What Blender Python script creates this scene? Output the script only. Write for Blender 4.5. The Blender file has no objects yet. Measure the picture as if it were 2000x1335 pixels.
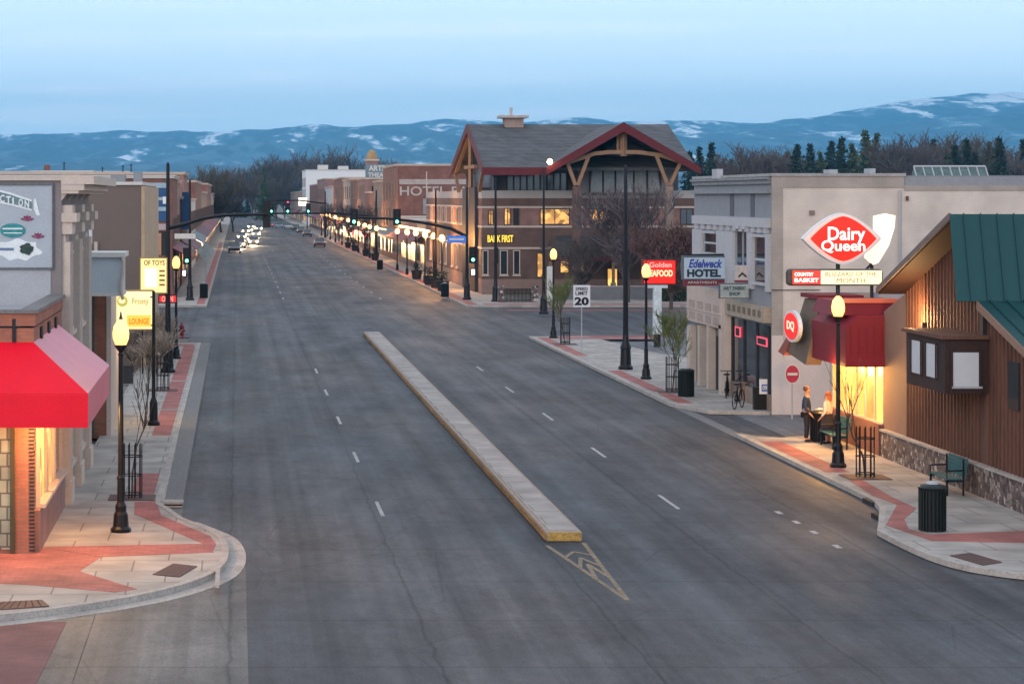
import bpy, bmesh, math, random
from mathutils import Vector, noise, Matrix
random.seed(7)
sc = bpy.context.scene
# ---------------------------------------------------------------- camera
F, CX, CY, HC = 4650.0, 462.0, 385.0, 8.14      # focal (px of a 2000 px frame), vanishing point, camera height
camd = bpy.data.cameras.new('camera'); cam = bpy.data.objects.new('camera', camd)
sc.collection.objects.link(cam); sc.camera = cam
cam.location = (0, 0, HC); cam.rotation_euler = (math.radians(90), 0, 0)
camd.sensor_width = 36; camd.lens = F/2000*36
camd.shift_x = (1000-CX)/2000; camd.shift_y = -(667.5-CY)/2000
camd.clip_start = 1; camd.clip_end = 40000
# ---------------------------------------------------------------- sky, sun, exposure
SUN_EL, SUN_ROT = math.radians(4.0), math.radians(215)
w = bpy.data.worlds.new('World'); sc.world = w; w.use_nodes = True
nt = w.node_tree; N = nt.nodes; L = nt.links; N.clear()
out = N.new('ShaderNodeOutputWorld'); bg = N.new('ShaderNodeBackground')
sky = N.new('ShaderNodeTexSky'); sky.sky_type = 'NISHITA'; sky.sun_disc = False
sky.sun_elevation = SUN_EL; sky.sun_rotation = SUN_ROT; sky.altitude = 1100
tc = N.new('ShaderNodeTexCoord'); sx = N.new('ShaderNodeSeparateXYZ'); L.new(tc.outputs['Generated'], sx.inputs[0])
rp = N.new('ShaderNodeValToRGB'); L.new(sx.outputs['Z'], rp.inputs[0])
e = rp.color_ramp.elements
e[0].position = 0.0; e[0].color = (3.2, 4.8, 6.8, 1)
e[1].position = 1.0; e[1].color = (4.3, 4.5, 4.9, 1)
for p, c in ((0.035, (3.95, 5.5, 7.1, 1)), (0.052, (4.35, 5.7, 7.2, 1)), (0.085, (4.5, 5.65, 7.1, 1)), (0.2, (4.6, 5.2, 6.1, 1))):
    q = e.new(p); q.color = c
mp = N.new('ShaderNodeMapping'); mp.inputs['Scale'].default_value = (3.0, 3.0, 60); L.new(tc.outputs['Generated'], mp.inputs[0])
nz = N.new('ShaderNodeTexNoise'); nz.inputs['Scale'].default_value = 1.6; nz.inputs['Detail'].default_value = 5; nz.inputs['Roughness'].default_value = .5
L.new(mp.outputs[0], nz.inputs[0])
cr = N.new('ShaderNodeValToRGB'); cr.color_ramp.elements[0].position = .56; cr.color_ramp.elements[1].position = .76
cr.color_ramp.elements[1].color = (.5, .5, .5, 1); L.new(nz.outputs[0], cr.inputs[0])
mx = N.new('ShaderNodeMix'); mx.data_type = 'RGBA'; L.new(cr.outputs[0], mx.inputs[0]); L.new(rp.outputs[0], mx.inputs[6]); mx.inputs[7].default_value = (6.6, 6.9, 7.9, 1)
mx2 = N.new('ShaderNodeMix'); mx2.data_type = 'RGBA'; mx2.inputs[0].default_value = .8
L.new(sky.outputs[0], mx2.inputs[6]); L.new(mx.outputs[2], mx2.inputs[7])
L.new(mx2.outputs[2], bg.inputs[0]); bg.inputs[1].default_value = .13
L.new(bg.outputs[0], out.inputs[0])
sd = bpy.data.lights.new('sun', 'SUN'); sd.energy = .5; sd.angle = math.radians(25); sd.color = (1, .86, .78)
so = bpy.data.objects.new('sun', sd); sc.collection.objects.link(so)
so.rotation_euler = (math.radians(90-14), 0, math.radians(-28))
sc.view_settings.view_transform = 'Standard'; sc.view_settings.look = 'None'
sc.view_settings.exposure = 0.97; sc.view_settings.gamma = 1
sc.cycles.use_denoising = True
sc.cycles.volume_bounces = 0; sc.cycles.max_bounces = 6
sc.cycles.sample_clamp_indirect = 3
# ---------------------------------------------------------------- pixel to place (2000 px photo)
def S(px, py, h=.14):                 # ground point on the pavement
    Y = (HC-h)*F/(py-CY); return ((px-CX)*Y/F, Y)
def R(px, py): return S(px, py, 0)
def XX(px, Y): return (px-CX)*Y/F
def ZZ(py, Y): return HC-(py-CY)*Y/F
def YY(px, X): return X*F/(px-CX)
SW = .14
# ---------------------------------------------------------------- materials
MATS = {}
def nodes(m): 
    m.use_nodes = True; t = m.node_tree; return t, t.nodes, t.links, t.nodes['Principled BSDF']
def mat(name, col, rough=.8, var=.25, scale=1.5, bump=.0, metal=0, fine=18, spec=.32, stretch=(1, 1, 1), coat=0):
    if name in MATS: return MATS[name]
    m = bpy.data.materials.new(name); t, n, l, b = nodes(m)
    g = n.new('ShaderNodeNewGeometry'); mpn = n.new('ShaderNodeMapping'); mpn.inputs['Scale'].default_value = stretch
    l.new(g.outputs['Position'], mpn.inputs[0])
    a = n.new('ShaderNodeTexNoise'); a.inputs['Scale'].default_value = scale; a.inputs['Detail'].default_value = 6; a.inputs['Roughness'].default_value = .65
    c = n.new('ShaderNodeTexNoise'); c.inputs['Scale'].default_value = fine; c.inputs['Detail'].default_value = 3
    l.new(mpn.outputs[0], a.inputs[0]); l.new(mpn.outputs[0], c.inputs[0])
    ad = n.new('ShaderNodeMath'); ad.operation = 'ADD'; l.new(a.outputs[0], ad.inputs[0]); l.new(c.outputs[0], ad.inputs[1])
    mr = n.new('ShaderNodeMapRange'); l.new(ad.outputs[0], mr.inputs[0]); mr.inputs[1].default_value = .7; mr.inputs[2].default_value = 1.3
    mr.inputs[3].default_value = 1-var; mr.inputs[4].default_value = 1+var
    v = n.new('ShaderNodeVectorMath'); v.operation = 'SCALE'; v.inputs[0].default_value = col; l.new(mr.outputs[0], v.inputs['Scale'])
    l.new(v.outputs[0], b.inputs['Base Color'])
    b.inputs['Roughness'].default_value = rough; b.inputs['Metallic'].default_value = metal
    b.inputs['Specular IOR Level'].default_value = spec; b.inputs['Coat Weight'].default_value = coat
    if bump:
        bp = n.new('ShaderNodeBump'); bp.inputs['Strength'].default_value = bump; bp.inputs['Distance'].default_value = .03
        l.new(ad.outputs[0], bp.inputs['Height']); l.new(bp.outputs[0], b.inputs['Normal'])
    MATS[name] = m; return m
def brick(name, c1, c2, mortar, sc_=1.0, flat=False, bw=.23, rh=.08, rough=.85, var=.25):
    if name in MATS: return MATS[name]
    m = bpy.data.materials.new(name); t, n, l, b = nodes(m)
    g = n.new('ShaderNodeNewGeometry'); s = n.new('ShaderNodeSeparateXYZ'); l.new(g.outputs['Position'], s.inputs[0])
    cb = n.new('ShaderNodeCombineXYZ')
    if flat: l.new(s.outputs[0], cb.inputs[0]); l.new(s.outputs[1], cb.inputs[1])
    else:
        ad = n.new('ShaderNodeMath'); l.new(s.outputs[0], ad.inputs[0]); l.new(s.outputs[1], ad.inputs[1])
        l.new(ad.outputs[0], cb.inputs[0]); l.new(s.outputs[2], cb.inputs[1])
    br = n.new('ShaderNodeTexBrick'); l.new(cb.outputs[0], br.inputs[0])
    br.inputs['Color1'].default_value = (*c1, 1); br.inputs['Color2'].default_value = (*c2, 1); br.inputs['Mortar'].default_value = (*mortar, 1)
    br.inputs['Scale'].default_value = sc_; br.inputs['Brick Width'].default_value = bw; br.inputs['Row Height'].default_value = rh
    br.inputs['Mortar Size'].default_value = .012 if rh < .2 else .02; br.inputs['Bias'].default_value = -.1
    nz = n.new('ShaderNodeTexNoise'); nz.inputs['Scale'].default_value = .9; nz.inputs['Detail'].default_value = 6; l.new(g.outputs['Position'], nz.inputs[0])
    mr = n.new('ShaderNodeMapRange'); l.new(nz.outputs[0], mr.inputs[0]); mr.inputs[1].default_value = .3; mr.inputs[2].default_value = .7; mr.inputs[3].default_value = 1-var; mr.inputs[4].default_value = 1+var
    v = n.new('ShaderNodeVectorMath'); v.operation = 'SCALE'; l.new(br.outputs[0], v.inputs[0]); l.new(mr.outputs[0], v.inputs['Scale'])
    l.new(v.outputs[0], b.inputs['Base Color']); b.inputs['Roughness'].default_value = rough
    bp = n.new('ShaderNodeBump'); bp.inputs['Strength'].default_value = .4; bp.inputs['Distance'].default_value = .01
    l.new(br.outputs[0], bp.inputs['Height']); l.new(bp.outputs[0], b.inputs['Normal'])
    MATS[name] = m; return m
def emit(name, col, st, base=None, nscale=0):
    if st < 3: st *= .36
    if name in MATS: return MATS[name]
    m = bpy.data.materials.new(name); t, n, l, b = nodes(m)
    b.inputs['Base Color'].default_value = (*(base or col), 1); b.inputs['Roughness'].default_value = .3
    b.inputs['Emission Color'].default_value = (*col, 1); b.inputs['Emission Strength'].default_value = st
    if nscale:
        g = n.new('ShaderNodeNewGeometry'); nz = n.new('ShaderNodeTexVoronoi'); nz.inputs['Scale'].default_value = nscale
        l.new(g.outputs['Position'], nz.inputs[0])
        s = n.new('ShaderNodeSeparateColor'); l.new(nz.outputs['Color'], s.inputs[0])
        mr = n.new('ShaderNodeMapRange'); mr.inputs[3].default_value = st*.15; mr.inputs[4].default_value = st*1.5
        l.new(s.outputs[0], mr.inputs[0]); l.new(mr.outputs[0], b.inputs['Emission Strength'])
    MATS[name] = m; return m
def streaky(name, c0, c1, seams=True):   # asphalt: long wheel streaks, patches, tar seams
    m = bpy.data.materials.new(name); t, n, l, b = nodes(m)
    g = n.new('ShaderNodeNewGeometry')
    def nse(scale, st, det=6, rg=.6):
        mpn = n.new('ShaderNodeMapping'); mpn.inputs['Scale'].default_value = st; l.new(g.outputs['Position'], mpn.inputs[0])
        a = n.new('ShaderNodeTexNoise'); a.inputs['Scale'].default_value = scale; a.inputs['Detail'].default_value = det; a.inputs['Roughness'].default_value = rg
        l.new(mpn.outputs[0], a.inputs[0]); return a.outputs[0]
    def mr(x, a0, a1, b0, b1):
        q = n.new('ShaderNodeMapRange'); l.new(x, q.inputs[0])
        for i, v in enumerate((a0, a1, b0, b1)): q.inputs[i+1].default_value = v
        return q.outputs[0]
    def mul(x, y, op='MULTIPLY'):
        q = n.new('ShaderNodeMath'); q.operation = op; l.new(x, q.inputs[0])
        if isinstance(y, float): q.inputs[1].default_value = y
        else: l.new(y, q.inputs[1])
        return q.outputs[0]
    streak = mr(nse(1.0, (1.3, .012, 1), 4), .35, .65, .70, 1.26)
    patch = mr(nse(.22, (1, .5, 1), 7, .75), .35, .65, .72, 1.26)
    grain = mr(nse(22, (1, 1, 1), 3), .3, .7, .75, 1.25)
    speck = mr(nse(3.0, (1, .4, 1), 8, .8), .3, .7, .78, 1.22)
    val = mul(mul(mul(streak, patch), grain), speck)
    if seams:
        s = n.new('ShaderNodeSeparateXYZ'); l.new(g.outputs['Position'], s.inputs[0])
        wob = mul(nse(.6, (1, 1, 1), 2), .25)
        sh = n.new('ShaderNodeMath'); sh.operation = 'ADD'; l.new(s.outputs[1], sh.inputs[0]); l.new(wob, sh.inputs[1])
        md = n.new('ShaderNodeMath'); md.operation = 'PINGPONG'; l.new(sh.outputs[0], md.inputs[0]); md.inputs[1].default_value = 2.3
        val = mul(val, mr(md.outputs[0], .02, .07, .72, 1.0))
        md = n.new('ShaderNodeMath'); md.operation = 'PINGPONG'; sh = mul(s.outputs[0], wob, 'ADD'); l.new(sh, md.inputs[0]); md.inputs[1].default_value = 1.83
        val = mul(val, mr(md.outputs[0], .01, .05, .68, 1.0))
        vc = n.new('ShaderNodeTexVoronoi'); vc.feature = 'DISTANCE_TO_EDGE'; vc.inputs['Scale'].default_value = .22; l.new(g.outputs['Position'], vc.inputs[0])
        val = mul(val, mr(vc.outputs[0], .001, .008, .80, 1.0))
    mxn = n.new('ShaderNodeMix'); mxn.data_type = 'RGBA'; mxn.inputs[6].default_value = (*c0, 1); mxn.inputs[7].default_value = (*c1, 1)
    l.new(mr(nse(.10, (1, .25, 1), 4), .42, .6, 0, 1), mxn.inputs[0])
    v = n.new('ShaderNodeVectorMath'); v.operation = 'SCALE'; l.new(mxn.outputs[2], v.inputs[0]); l.new(val, v.inputs['Scale'])
    l.new(v.outputs[0], b.inputs['Base Color']); l.new(mr(nse(.5, (1, .2, 1)), .3, .7, .55, .8), b.inputs['Roughness'])
    bp = n.new('ShaderNodeBump'); bp.inputs['Strength'].default_value = .3; bp.inputs['Distance'].default_value = .01
    l.new(grain, bp.inputs['Height']); l.new(bp.outputs[0], b.inputs['Normal']); b.inputs['Specular IOR Level'].default_value = .16
    MATS[name] = m; return m
asphalt = streaky('asphalt', (.060, .064, .074), (.092, .084, .085))
lotasph = streaky('lot_asphalt', (.12, .12, .13), (.15, .145, .15), False)
concroad = streaky('street_concrete', (.155, .142, .130), (.13, .122, .115))
conc = mat('pavement_concrete', (.42, .38, .345), .85, .16, .5, .1)
concj = brick('pavement_slabs', (.34, .31, .285), (.30, .28, .258), (.17, .155, .145), flat=True, bw=1.5, rh=1.5, var=.26)
curbm = mat('curb_concrete', (.36, .33, .305), .8, .3, 1.2, .1)
gutter = mat('gutter_concrete_and_kerb_shade', (.16, .155, .155), .8, .2, .6, .1, stretch=(1, .15, 1))
pave = brick('paving_brick', (.36, .115, .10), (.27, .08, .072), (.20, .10, .09), flat=True, bw=.3, rh=.15, var=.28)
pave2 = brick('crosswalk_brick', (.20, .075, .07), (.16, .06, .06), (.13, .07, .07), flat=True, bw=.2, rh=.1, var=.2)
dimtrim = mat('dim_trim', (.20, .15, .13), .8, .2, 2)
redbrick = brick('red_brick', (.36, .115, .06), (.28, .085, .05), (.20, .12, .09))
oldbrick = brick('old_brick', (.20, .065, .045), (.15, .05, .04), (.15, .10, .08))
browbrick = brick('brown_brick', (.135, .070, .055), (.11, .058, .046), (.11, .08, .07))
pinkbrick = brick('pink_brick', (.27, .13, .11), (.23, .11, .095), (.20, .14, .12))
tanbrick = brick('tan_brick', (.27, .19, .145), (.23, .16, .125), (.20, .16, .135))
whitebrick = brick('painted_brick', (.57, .495, .445), (.55, .48, .43), (.51, .45, .405), var=.16)
whitebrick2 = brick('weathered_brick', (.34, .29, .255), (.31, .27, .24), (.28, .25, .23), var=.18)
black = mat('black_metal', (.012, .012, .015), .4, .2, 3, metal=.3)
dgreen = mat('dark_green_metal', (.006, .012, .012), .45, .2, 3)
dark = mat('dark_shade', (.02, .019, .022), .7, .3, 2)
glass = mat('window_glass', (.018, .022, .028), .07, .3, 1, spec=.9)
glassb = mat('blue_glass', (.05, .075, .09), .12, .5, .5, spec=.9)
glow = emit('warm_window', (1, .50, .14), 1.3, (.3, .15, .05), 2.2)
dimglow = emit('dim_window', (1, .45, .15), .45, (.12, .07, .04), 1.2)
glow2 = emit('shop_window', (1, .52, .12), 1.7, (.5, .3, .1), 1.6)
lampm = emit('lamp_globe', (1, .54, .17), 2.9)
lampfar = emit('far_lamp_globe', (1, .50, .15), 4)
white = mat('white_paint', (.72, .72, .72), .6, .08, 2)
offwhite = mat('off_white', (.55, .53, .50), .7, .12, 2)
cream = mat('cream_trim', (.50, .42, .365), .7, .12, 2)
grayw = mat('grey_stucco', (.21, .187, .185), .85, .12, 1.2, .1)
graylow = mat('pale_grey_paint', (.36, .37, .40), .8, .08, 1)
brownw = mat('brown_stucco', (.15, .118, .105), .85, .1, .7, .1)
hotelg = mat('hotel_grey', (.235, .245, .27), .8, .12, 2, .05)
hotell = mat('hotel_pale', (.42, .42, .445), .8, .1, 3, .05)
pinkbd = mat('cream_board', (.50, .40, .35), .75, .12, 2)
roofm = mat('membrane_roof', (.20, .21, .23), .8, .2, .5)
redsl = mat('red_vinyl', (.80, .003, .022), .5, .07, 1.2, .25, spec=.25)
maroon = mat('maroon_awning', (.17, .006, .016), .6, .15, 1.5)
redtrim = mat('dark_red_fascia', (.10, .010, .016), .6, .2, 2)
shingle = brick('grey_shingle', (.085, .088, .096), (.06, .063, .07), (.04, .042, .05), bw=.6, rh=.3, var=.25)
timber = mat('timber', (.26, .15, .09), .7, .25, 2, .1)
greenr = mat('green_metal_roof', (.010, .058, .064), .5, .12, 1, metal=.2)
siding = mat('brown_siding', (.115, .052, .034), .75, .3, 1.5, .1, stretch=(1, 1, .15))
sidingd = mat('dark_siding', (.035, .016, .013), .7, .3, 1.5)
tanw = mat('tan_stucco', (.24, .145, .105), .8, .12, 1)
teal = mat('teal_bench', (.02, .11, .12), .5, .2, 3)
bark = mat('bark', (.075, .055, .048), .9, .3, 4)
twig = mat('twigs', (.085, .075, .058), .9, .3, 2)
twigp = mat('purple_twigs', (.092, .076, .075), .9, .3, 2)
twigl = mat('lilac_twigs', (.115, .093, .10), .9, .3, 2)
twigr = mat('red_twigs', (.105, .055, .05), .9, .3, 2)
budg = mat('spring_buds', (.12, .14, .05), .9, .3, 4)
needle = mat('needles', (.018, .036, .028), .9, .35, .6)
needle2 = mat('green_needles', (.055, .08, .035), .9, .35, .6)
yellowp = mat('yellow_paint', (.36, .22, .06), .8, .45, 5)
yellowf = mat('worn_yellow_paint', (.20, .155, .105), .8, .5, 2.5)
whitep = mat('road_paint', (.34, .34, .345), .75, .45, 2.5)
rust = mat('rust_plate', (.095, .052, .045), .7, .2, 3)
stone = None
def stonemat():
    m = bpy.data.materials.new('cobble_stone'); t, n, l, b = nodes(m)
    g = n.new('ShaderNodeNewGeometry'); v = n.new('ShaderNodeTexVoronoi'); v.inputs['Scale'].default_value = 5.5; l.new(g.outputs['Position'], v.inputs[0])
    s = n.new('ShaderNodeSeparateColor'); l.new(v.outputs['Color'], s.inputs[0])
    r = n.new('ShaderNodeValToRGB'); l.new(s.outputs[0], r.inputs[0])
    r.color_ramp.elements[0].color = (.04, .022, .02, 1); r.color_ramp.elements[1].color = (.48, .42, .39, 1)
    q = r.color_ramp.elements.new(.5); q.color = (.13, .085, .075, 1)
    d = n.new('ShaderNodeTexVoronoi'); d.feature = 'DISTANCE_TO_EDGE'; d.inputs['Scale'].default_value = 5.5; l.new(g.outputs['Position'], d.inputs[0])
    mr = n.new('ShaderNodeMapRange'); l.new(d.outputs[0], mr.inputs[0]); mr.inputs[1].default_value = .02; mr.inputs[2].default_value = .10
    mxx = n.new('ShaderNodeMix'); mxx.data_type = 'RGBA'; l.new(mr.outputs[0], mxx.inputs[0]); mxx.inputs[6].default_value = (.10, .085, .08, 1); l.new(r.outputs[0], mxx.inputs[7])
    l.new(mxx.outputs[2], b.inputs['Base Color']); b.inputs['Roughness'].default_value = .7
    bp = n.new('ShaderNodeBump'); bp.inputs['Strength'].default_value = .7; bp.inputs['Distance'].default_value = .04; l.new(mr.outputs[0], bp.inputs['Height']); l.new(bp.outputs[0], b.inputs['Normal'])
    return m
stone = stonemat()
# ---------------------------------------------------------------- mesh builder
COL = sc.collection.objects
def base_of(p):
    v = Vector((0, 0, 0))
    while p is not None: v += p.location; p = p.parent
    return v
class MB:
    def __init__(s): s.v = []; s.f = []; s.m = []
    def add(s, vs, fs, m=0):
        o = len(s.v); s.v += [tuple(v) for v in vs]; s.f += [tuple(i+o for i in f) for f in fs]; s.m += [m]*len(fs); return s
    def box(s, x0, x1, y0, y1, z0, z1, m=0):
        x0, x1 = sorted((x0, x1)); y0, y1 = sorted((y0, y1)); z0, z1 = sorted((z0, z1))
        return s.add([(x0, y0, z0), (x1, y0, z0), (x1, y1, z0), (x0, y1, z0), (x0, y0, z1), (x1, y0, z1), (x1, y1, z1), (x0, y1, z1)],
              [(0, 3, 2, 1), (4, 5, 6, 7), (0, 1, 5, 4), (1, 2, 6, 5), (2, 3, 7, 6), (3, 0, 4, 7)], m)
    def fb(s, side, pl, a0, a1, z0, z1, d0, d1, m=0):    # box on a facade; d = distance out from the wall
        if side == 'F': return s.box(a0, a1, pl-d1, pl-d0, z0, z1, m)
        if side == 'L': return s.box(pl-d1, pl-d0, a0, a1, z0, z1, m)
        return s.box(pl+d0, pl+d1, a0, a1, z0, z1, m)
    def prism(s, pts, z0, z1, m=0):
        a = sum(pts[i][0]*pts[(i+1) % len(pts)][1]-pts[(i+1) % len(pts)][0]*pts[i][1] for i in range(len(pts)))
        if a < 0: pts = pts[::-1]
        n = len(pts)
        return s.add([(x, y, z0) for x, y in pts]+[(x, y, z1) for x, y in pts],
              [tuple(range(n-1, -1, -1)), tuple(range(n, 2*n))]+[(i, (i+1) % n, n+(i+1) % n, n+i) for i in range(n)], m)
    def ext(s, pts, vec, m=0):       # 3-D polygon swept by vec
        n = len(pts); vec = Vector(vec); A = [Vector(p) for p in pts]
        return s.add(A+[p+vec for p in A], [tuple(range(n-1, -1, -1)), tuple(range(n, 2*n))]+[(i, (i+1) % n, n+(i+1) % n, n+i) for i in range(n)], m)
    def tube(s, pts, rs, n=6, m=0, caps=True):
        pts = [Vector(p) for p in pts]
        if not hasattr(rs, '__len__'): rs = [rs]*len(pts)
        o = len(s.v); 
        for i, p in enumerate(pts):
            d = (pts[min(i+1, len(pts)-1)]-pts[max(i-1, 0)]).normalized()
            u = d.orthogonal().normalized() if abs(d.z) < .99 else Vector((1, 0, 0)); u = (u-d*u.dot(d)).normalized(); q = d.cross(u)
            for k in range(n):
                a = 2*math.pi*k/n; s.v.append(tuple(p+(u*math.cos(a)+q*math.sin(a))*rs[i]))
        for i in range(len(pts)-1):
            for k in range(n):
                s.f.append((o+i*n+k, o+i*n+(k+1) % n, o+(i+1)*n+(k+1) % n, o+(i+1)*n+k)); s.m.append(m)
        if caps:
            s.f.append(tuple(o+k for k in range(n-1, -1, -1))); s.f.append(tuple(o+(len(pts)-1)*n+k for k in range(n))); s.m += [m, m]
        return s
    def lathe(s, x, y, prof, n=16, m=0): return s.tube([(x, y, z) for r, z in prof], [r for r, z in prof], n, m)
    def ball(s, x, y, z, rx, ry, rz, n=12, m=0):
        pr = [(math.sin(math.pi*i/8), -math.cos(math.pi*i/8)) for i in range(9)]; o = len(s.v)
        for r, h in pr:
            for k in range(n):
                a = 2*math.pi*k/n; s.v.append((x+rx*r*math.cos(a), y+ry*r*math.sin(a), z+rz*h))
        for i in range(8):
            for k in range(n): s.f.append((o+i*n+k, o+i*n+(k+1) % n, o+(i+1)*n+(k+1) % n, o+(i+1)*n+k)); s.m.append(m)
        return s
    def build(s, name, mats, parent=None, smooth=False, bevel=0):
        if not isinstance(mats, (list, tuple)): mats = [mats]
        b = base_of(parent)
        me = bpy.data.meshes.new(name); me.from_pydata([(v[0]-b.x, v[1]-b.y, v[2]-b.z) for v in s.v], [], s.f)
        for q in mats: me.materials.append(q)
        me.polygons.foreach_set('material_index', s.m)
        if smooth: me.polygons.foreach_set('use_smooth', [True]*len(s.f))
        me.validate(); me.update()
        o = bpy.data.objects.new(name, me); COL.link(o); o.parent = parent
        if bevel:
            bv = o.modifiers.new('bevel', 'BEVEL'); bv.width = bevel; bv.segments = 2; bv.limit_method = 'ANGLE'
        return o
def tag(o, label, cat, group=None):
    o['label'] = label; o['category'] = cat
    if group: o['group'] = group
    return o
def thing(name, label, cat, loc, group=None):
    o = bpy.data.objects.new(name, None); COL.link(o); o.location = loc; o.empty_display_size = .3
    return tag(o, label, cat, group)
def structure(o): o['kind'] = 'structure'; return o
def dup(r, loc, label, group=None, rotz=None, scale=None):
    c = r.copy(); COL.link(c); c.location = loc; c['label'] = label
    if rotz is not None: c.rotation_euler[2] = rotz
    if scale: c.scale = (scale,)*3
    if group: c['group'] = group
    def rec(a, b):
        for ch in [q for q in bpy.data.objects if q.parent == a]:
            d = ch.copy(); COL.link(d); d.parent = b; rec(ch, d)
    rec(r, c); return c
def kids_index():
    pass
def text(s, parent, m, x0, x1, z0, z1, y, side='F', name='lettering', thick=.012, bold=0.0, shear=0):
    cu = bpy.data.curves.new(name, 'FONT'); cu.body = s; cu.size = 1; cu.extrude = thick/2; cu.offset = bold; cu.shear = shear; cu.resolution_u = 3
    cu.align_x = 'LEFT'; o = bpy.data.objects.new('tmp', cu); COL.link(o)
    dg = bpy.context.evaluated_depsgraph_get(); me = bpy.data.meshes.new_from_object(o.evaluated_get(dg))
    bpy.data.objects.remove(o)
    vs = [v.co.copy() for v in me.vertices]
    mnx, mxx_ = min(v.x for v in vs), max(v.x for v in vs); mny, mxy = min(v.y for v in vs), max(v.y for v in vs)
    b = base_of(parent)
    for i, v in enumerate(vs):
        a = x0+(v.x-mnx)/(mxx_-mnx)*(x1-x0); z = z0+(v.y-mny)/(mxy-mny)*(z1-z0); d = v.z/ (thick/2) * thick/2
        p = Vector((a, y-d, z)) if side == 'F' else (Vector((y-d, a, z)) if side == 'L' else Vector((y+d, a, z)))
        me.vertices[i].co = p-b
    me.materials.clear(); me.materials.append(m); me.name = name
    o = bpy.data.objects.new(name, me); COL.link(o); o.parent = parent; return o
def lamp(parent, loc, power, col=(1, .66, .32), r=.15, name='lamp_light'):
    d = bpy.data.lights.new(name, 'POINT'); d.energy = power; d.color = col; d.shadow_soft_size = r
    o = bpy.data.objects.new(name, d); COL.link(o); o.parent = parent; o.location = Vector(loc)-base_of(parent); return o
def disc(mb, cx, cz, rx, rz, y, d, side='F', n=28, m=0, shape=None):
    pts = []
    for k in range(n):
        a = 2*math.pi*k/n; u, v = math.cos(a), math.sin(a)
        if shape == 'lips':
            t = math.cos(a); u = t; v = (1 if a < math.pi else -1)*(1-abs(t)**1.55)**.95 if abs(t) < 1 else 0
        pts.append((cx+rx*u, y, cz+rz*v) if side == 'F' else (y, cx+rx*u, cz+rz*v))
    mb.ext(pts, (0, -d, 0) if side == 'F' else (-d, 0, 0), m)
def windows(par, side, pl, cells, fm, gm, fw=.08, out_=.07, name='window', mull=True, sill=True):
    for i, (a0, a1, z0, z1) in enumerate(cells):
        b = MB(); g = gm[i % len(gm)] if isinstance(gm, list) else gm
        b.fb(side, pl, a0, a1, z0, z1, .0, .02, 1)
        b.fb(side, pl, a0-fw, a0, z0-fw, z1+fw, 0, out_); b.fb(side, pl, a1, a1+fw, z0-fw, z1+fw, 0, out_)
        b.fb(side, pl, a0, a1, z1, z1+fw, 0, out_); b.fb(side, pl, a0, a1, z0-fw, z0, 0, out_)
        if mull: b.fb(side, pl, (a0+a1)/2-.03, (a0+a1)/2+.03, z0, z1, .02, out_-.01)
        if sill: b.fb(side, pl, a0-fw-.05, a1+fw+.05, z0-fw-.1, z0-fw, 0, out_+.08)
        b.build(name, [fm, g], par)
#SPLIT
# ---------------------------------------------------------------- ground and road
b = MB(); b.box(-6500, 8500, -20, 13000, -.9, -.05); structure(b.build('ground', mat('dry_ground', (.13, .12, .10), .9, .3, .05)))
b = MB(); b.box(-2.75, 18.6, 10, 1500, -.04, 0); structure(b.build('road', asphalt))
b = MB(); b.box(-60, -2.76, 138, 176, -.04, 0); b.box(18.61, 90, 138, 176, -.04, 0); structure(b.build('cross_street', asphalt))
b = MB(); b.box(-45, -2.76, 20, 47.3, -.04, 0); b.box(18.61, 45, 20, 49.5, -.04, 0); structure(b.build('side_street', concroad))
b = MB(); b.box(-2.75, -1.40, 10, 131, 0, .004); structure(b.build('gutter_lane', concroad))
b = MB(); b.box(-1.40, -.0, 10, 52, 0, .004); b.box(-1.35, -1.30, 52.1, 131, 0, .005)
b.build('x', concroad); bpy.data.objects.remove(bpy.data.objects['x'])
b = MB(); b.box(-1.399, .20, 10, 53, 0, .004); structure(b.build('intersection_concrete', concroad))
b = MB(); b.prism([(-5.2, 30), R(70, 1335), R(130, 1214), R(-60, 1214), (-9, 46)][1:4]+[(-9.0, 37.0)], .001, .009)
structure(b.build('crosswalk', pave2))
# right-hand parking lot, alley and yard
b = MB(); b.box(20.1, 70, 104.6, 137.9, -.04, .0); structure(b.build('parking_lot', lotasph))
b = MB(); b.box(18.61, 60, 78.2, 88.7, -.04, .03); structure(b.build('alley', lotasph))
b = MB(); b.box(-40, -4.6, 88.3, 111.7, -.04, .05); structure(b.build('vacant_lot', mat('gravel', (.20, .185, .17), .9, .3, .8, .2)))
def SM(P, k=2):
    for _ in range(k):
        Q_ = [P[0]]
        for a, c in zip(P, P[1:]): Q_ += [(a[0]*.75+c[0]*.25, a[1]*.75+c[1]*.25), (a[0]*.25+c[0]*.75, a[1]*.25+c[1]*.75)]
        P = Q_+[P[-1]]
    return P
def pavement(name, pts, far=False, curb=.16):
    b = MB(); b.prism(pts, -.045, SW); return structure(b.build(name, concj))
LC = [R(318, 1002), R(345, 1022), R(385, 1038), R(418, 1052), R(433, 1075), R(433, 1100), R(418, 1122), R(380, 1142), R(300, 1166), R(200, 1185), R(100, 1200), R(0, 1212), R(-60, 1217)]
LC = LC0 = [LC[0]]+[tuple(p) for p in SM(LC[1:])]
pavement('pavement', [(-2.12, 131), (-4.59, 131), (-4.59, 54), (-30, 54), (-30, R(-60, 1217)[1])]+LC[::-1])
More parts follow.
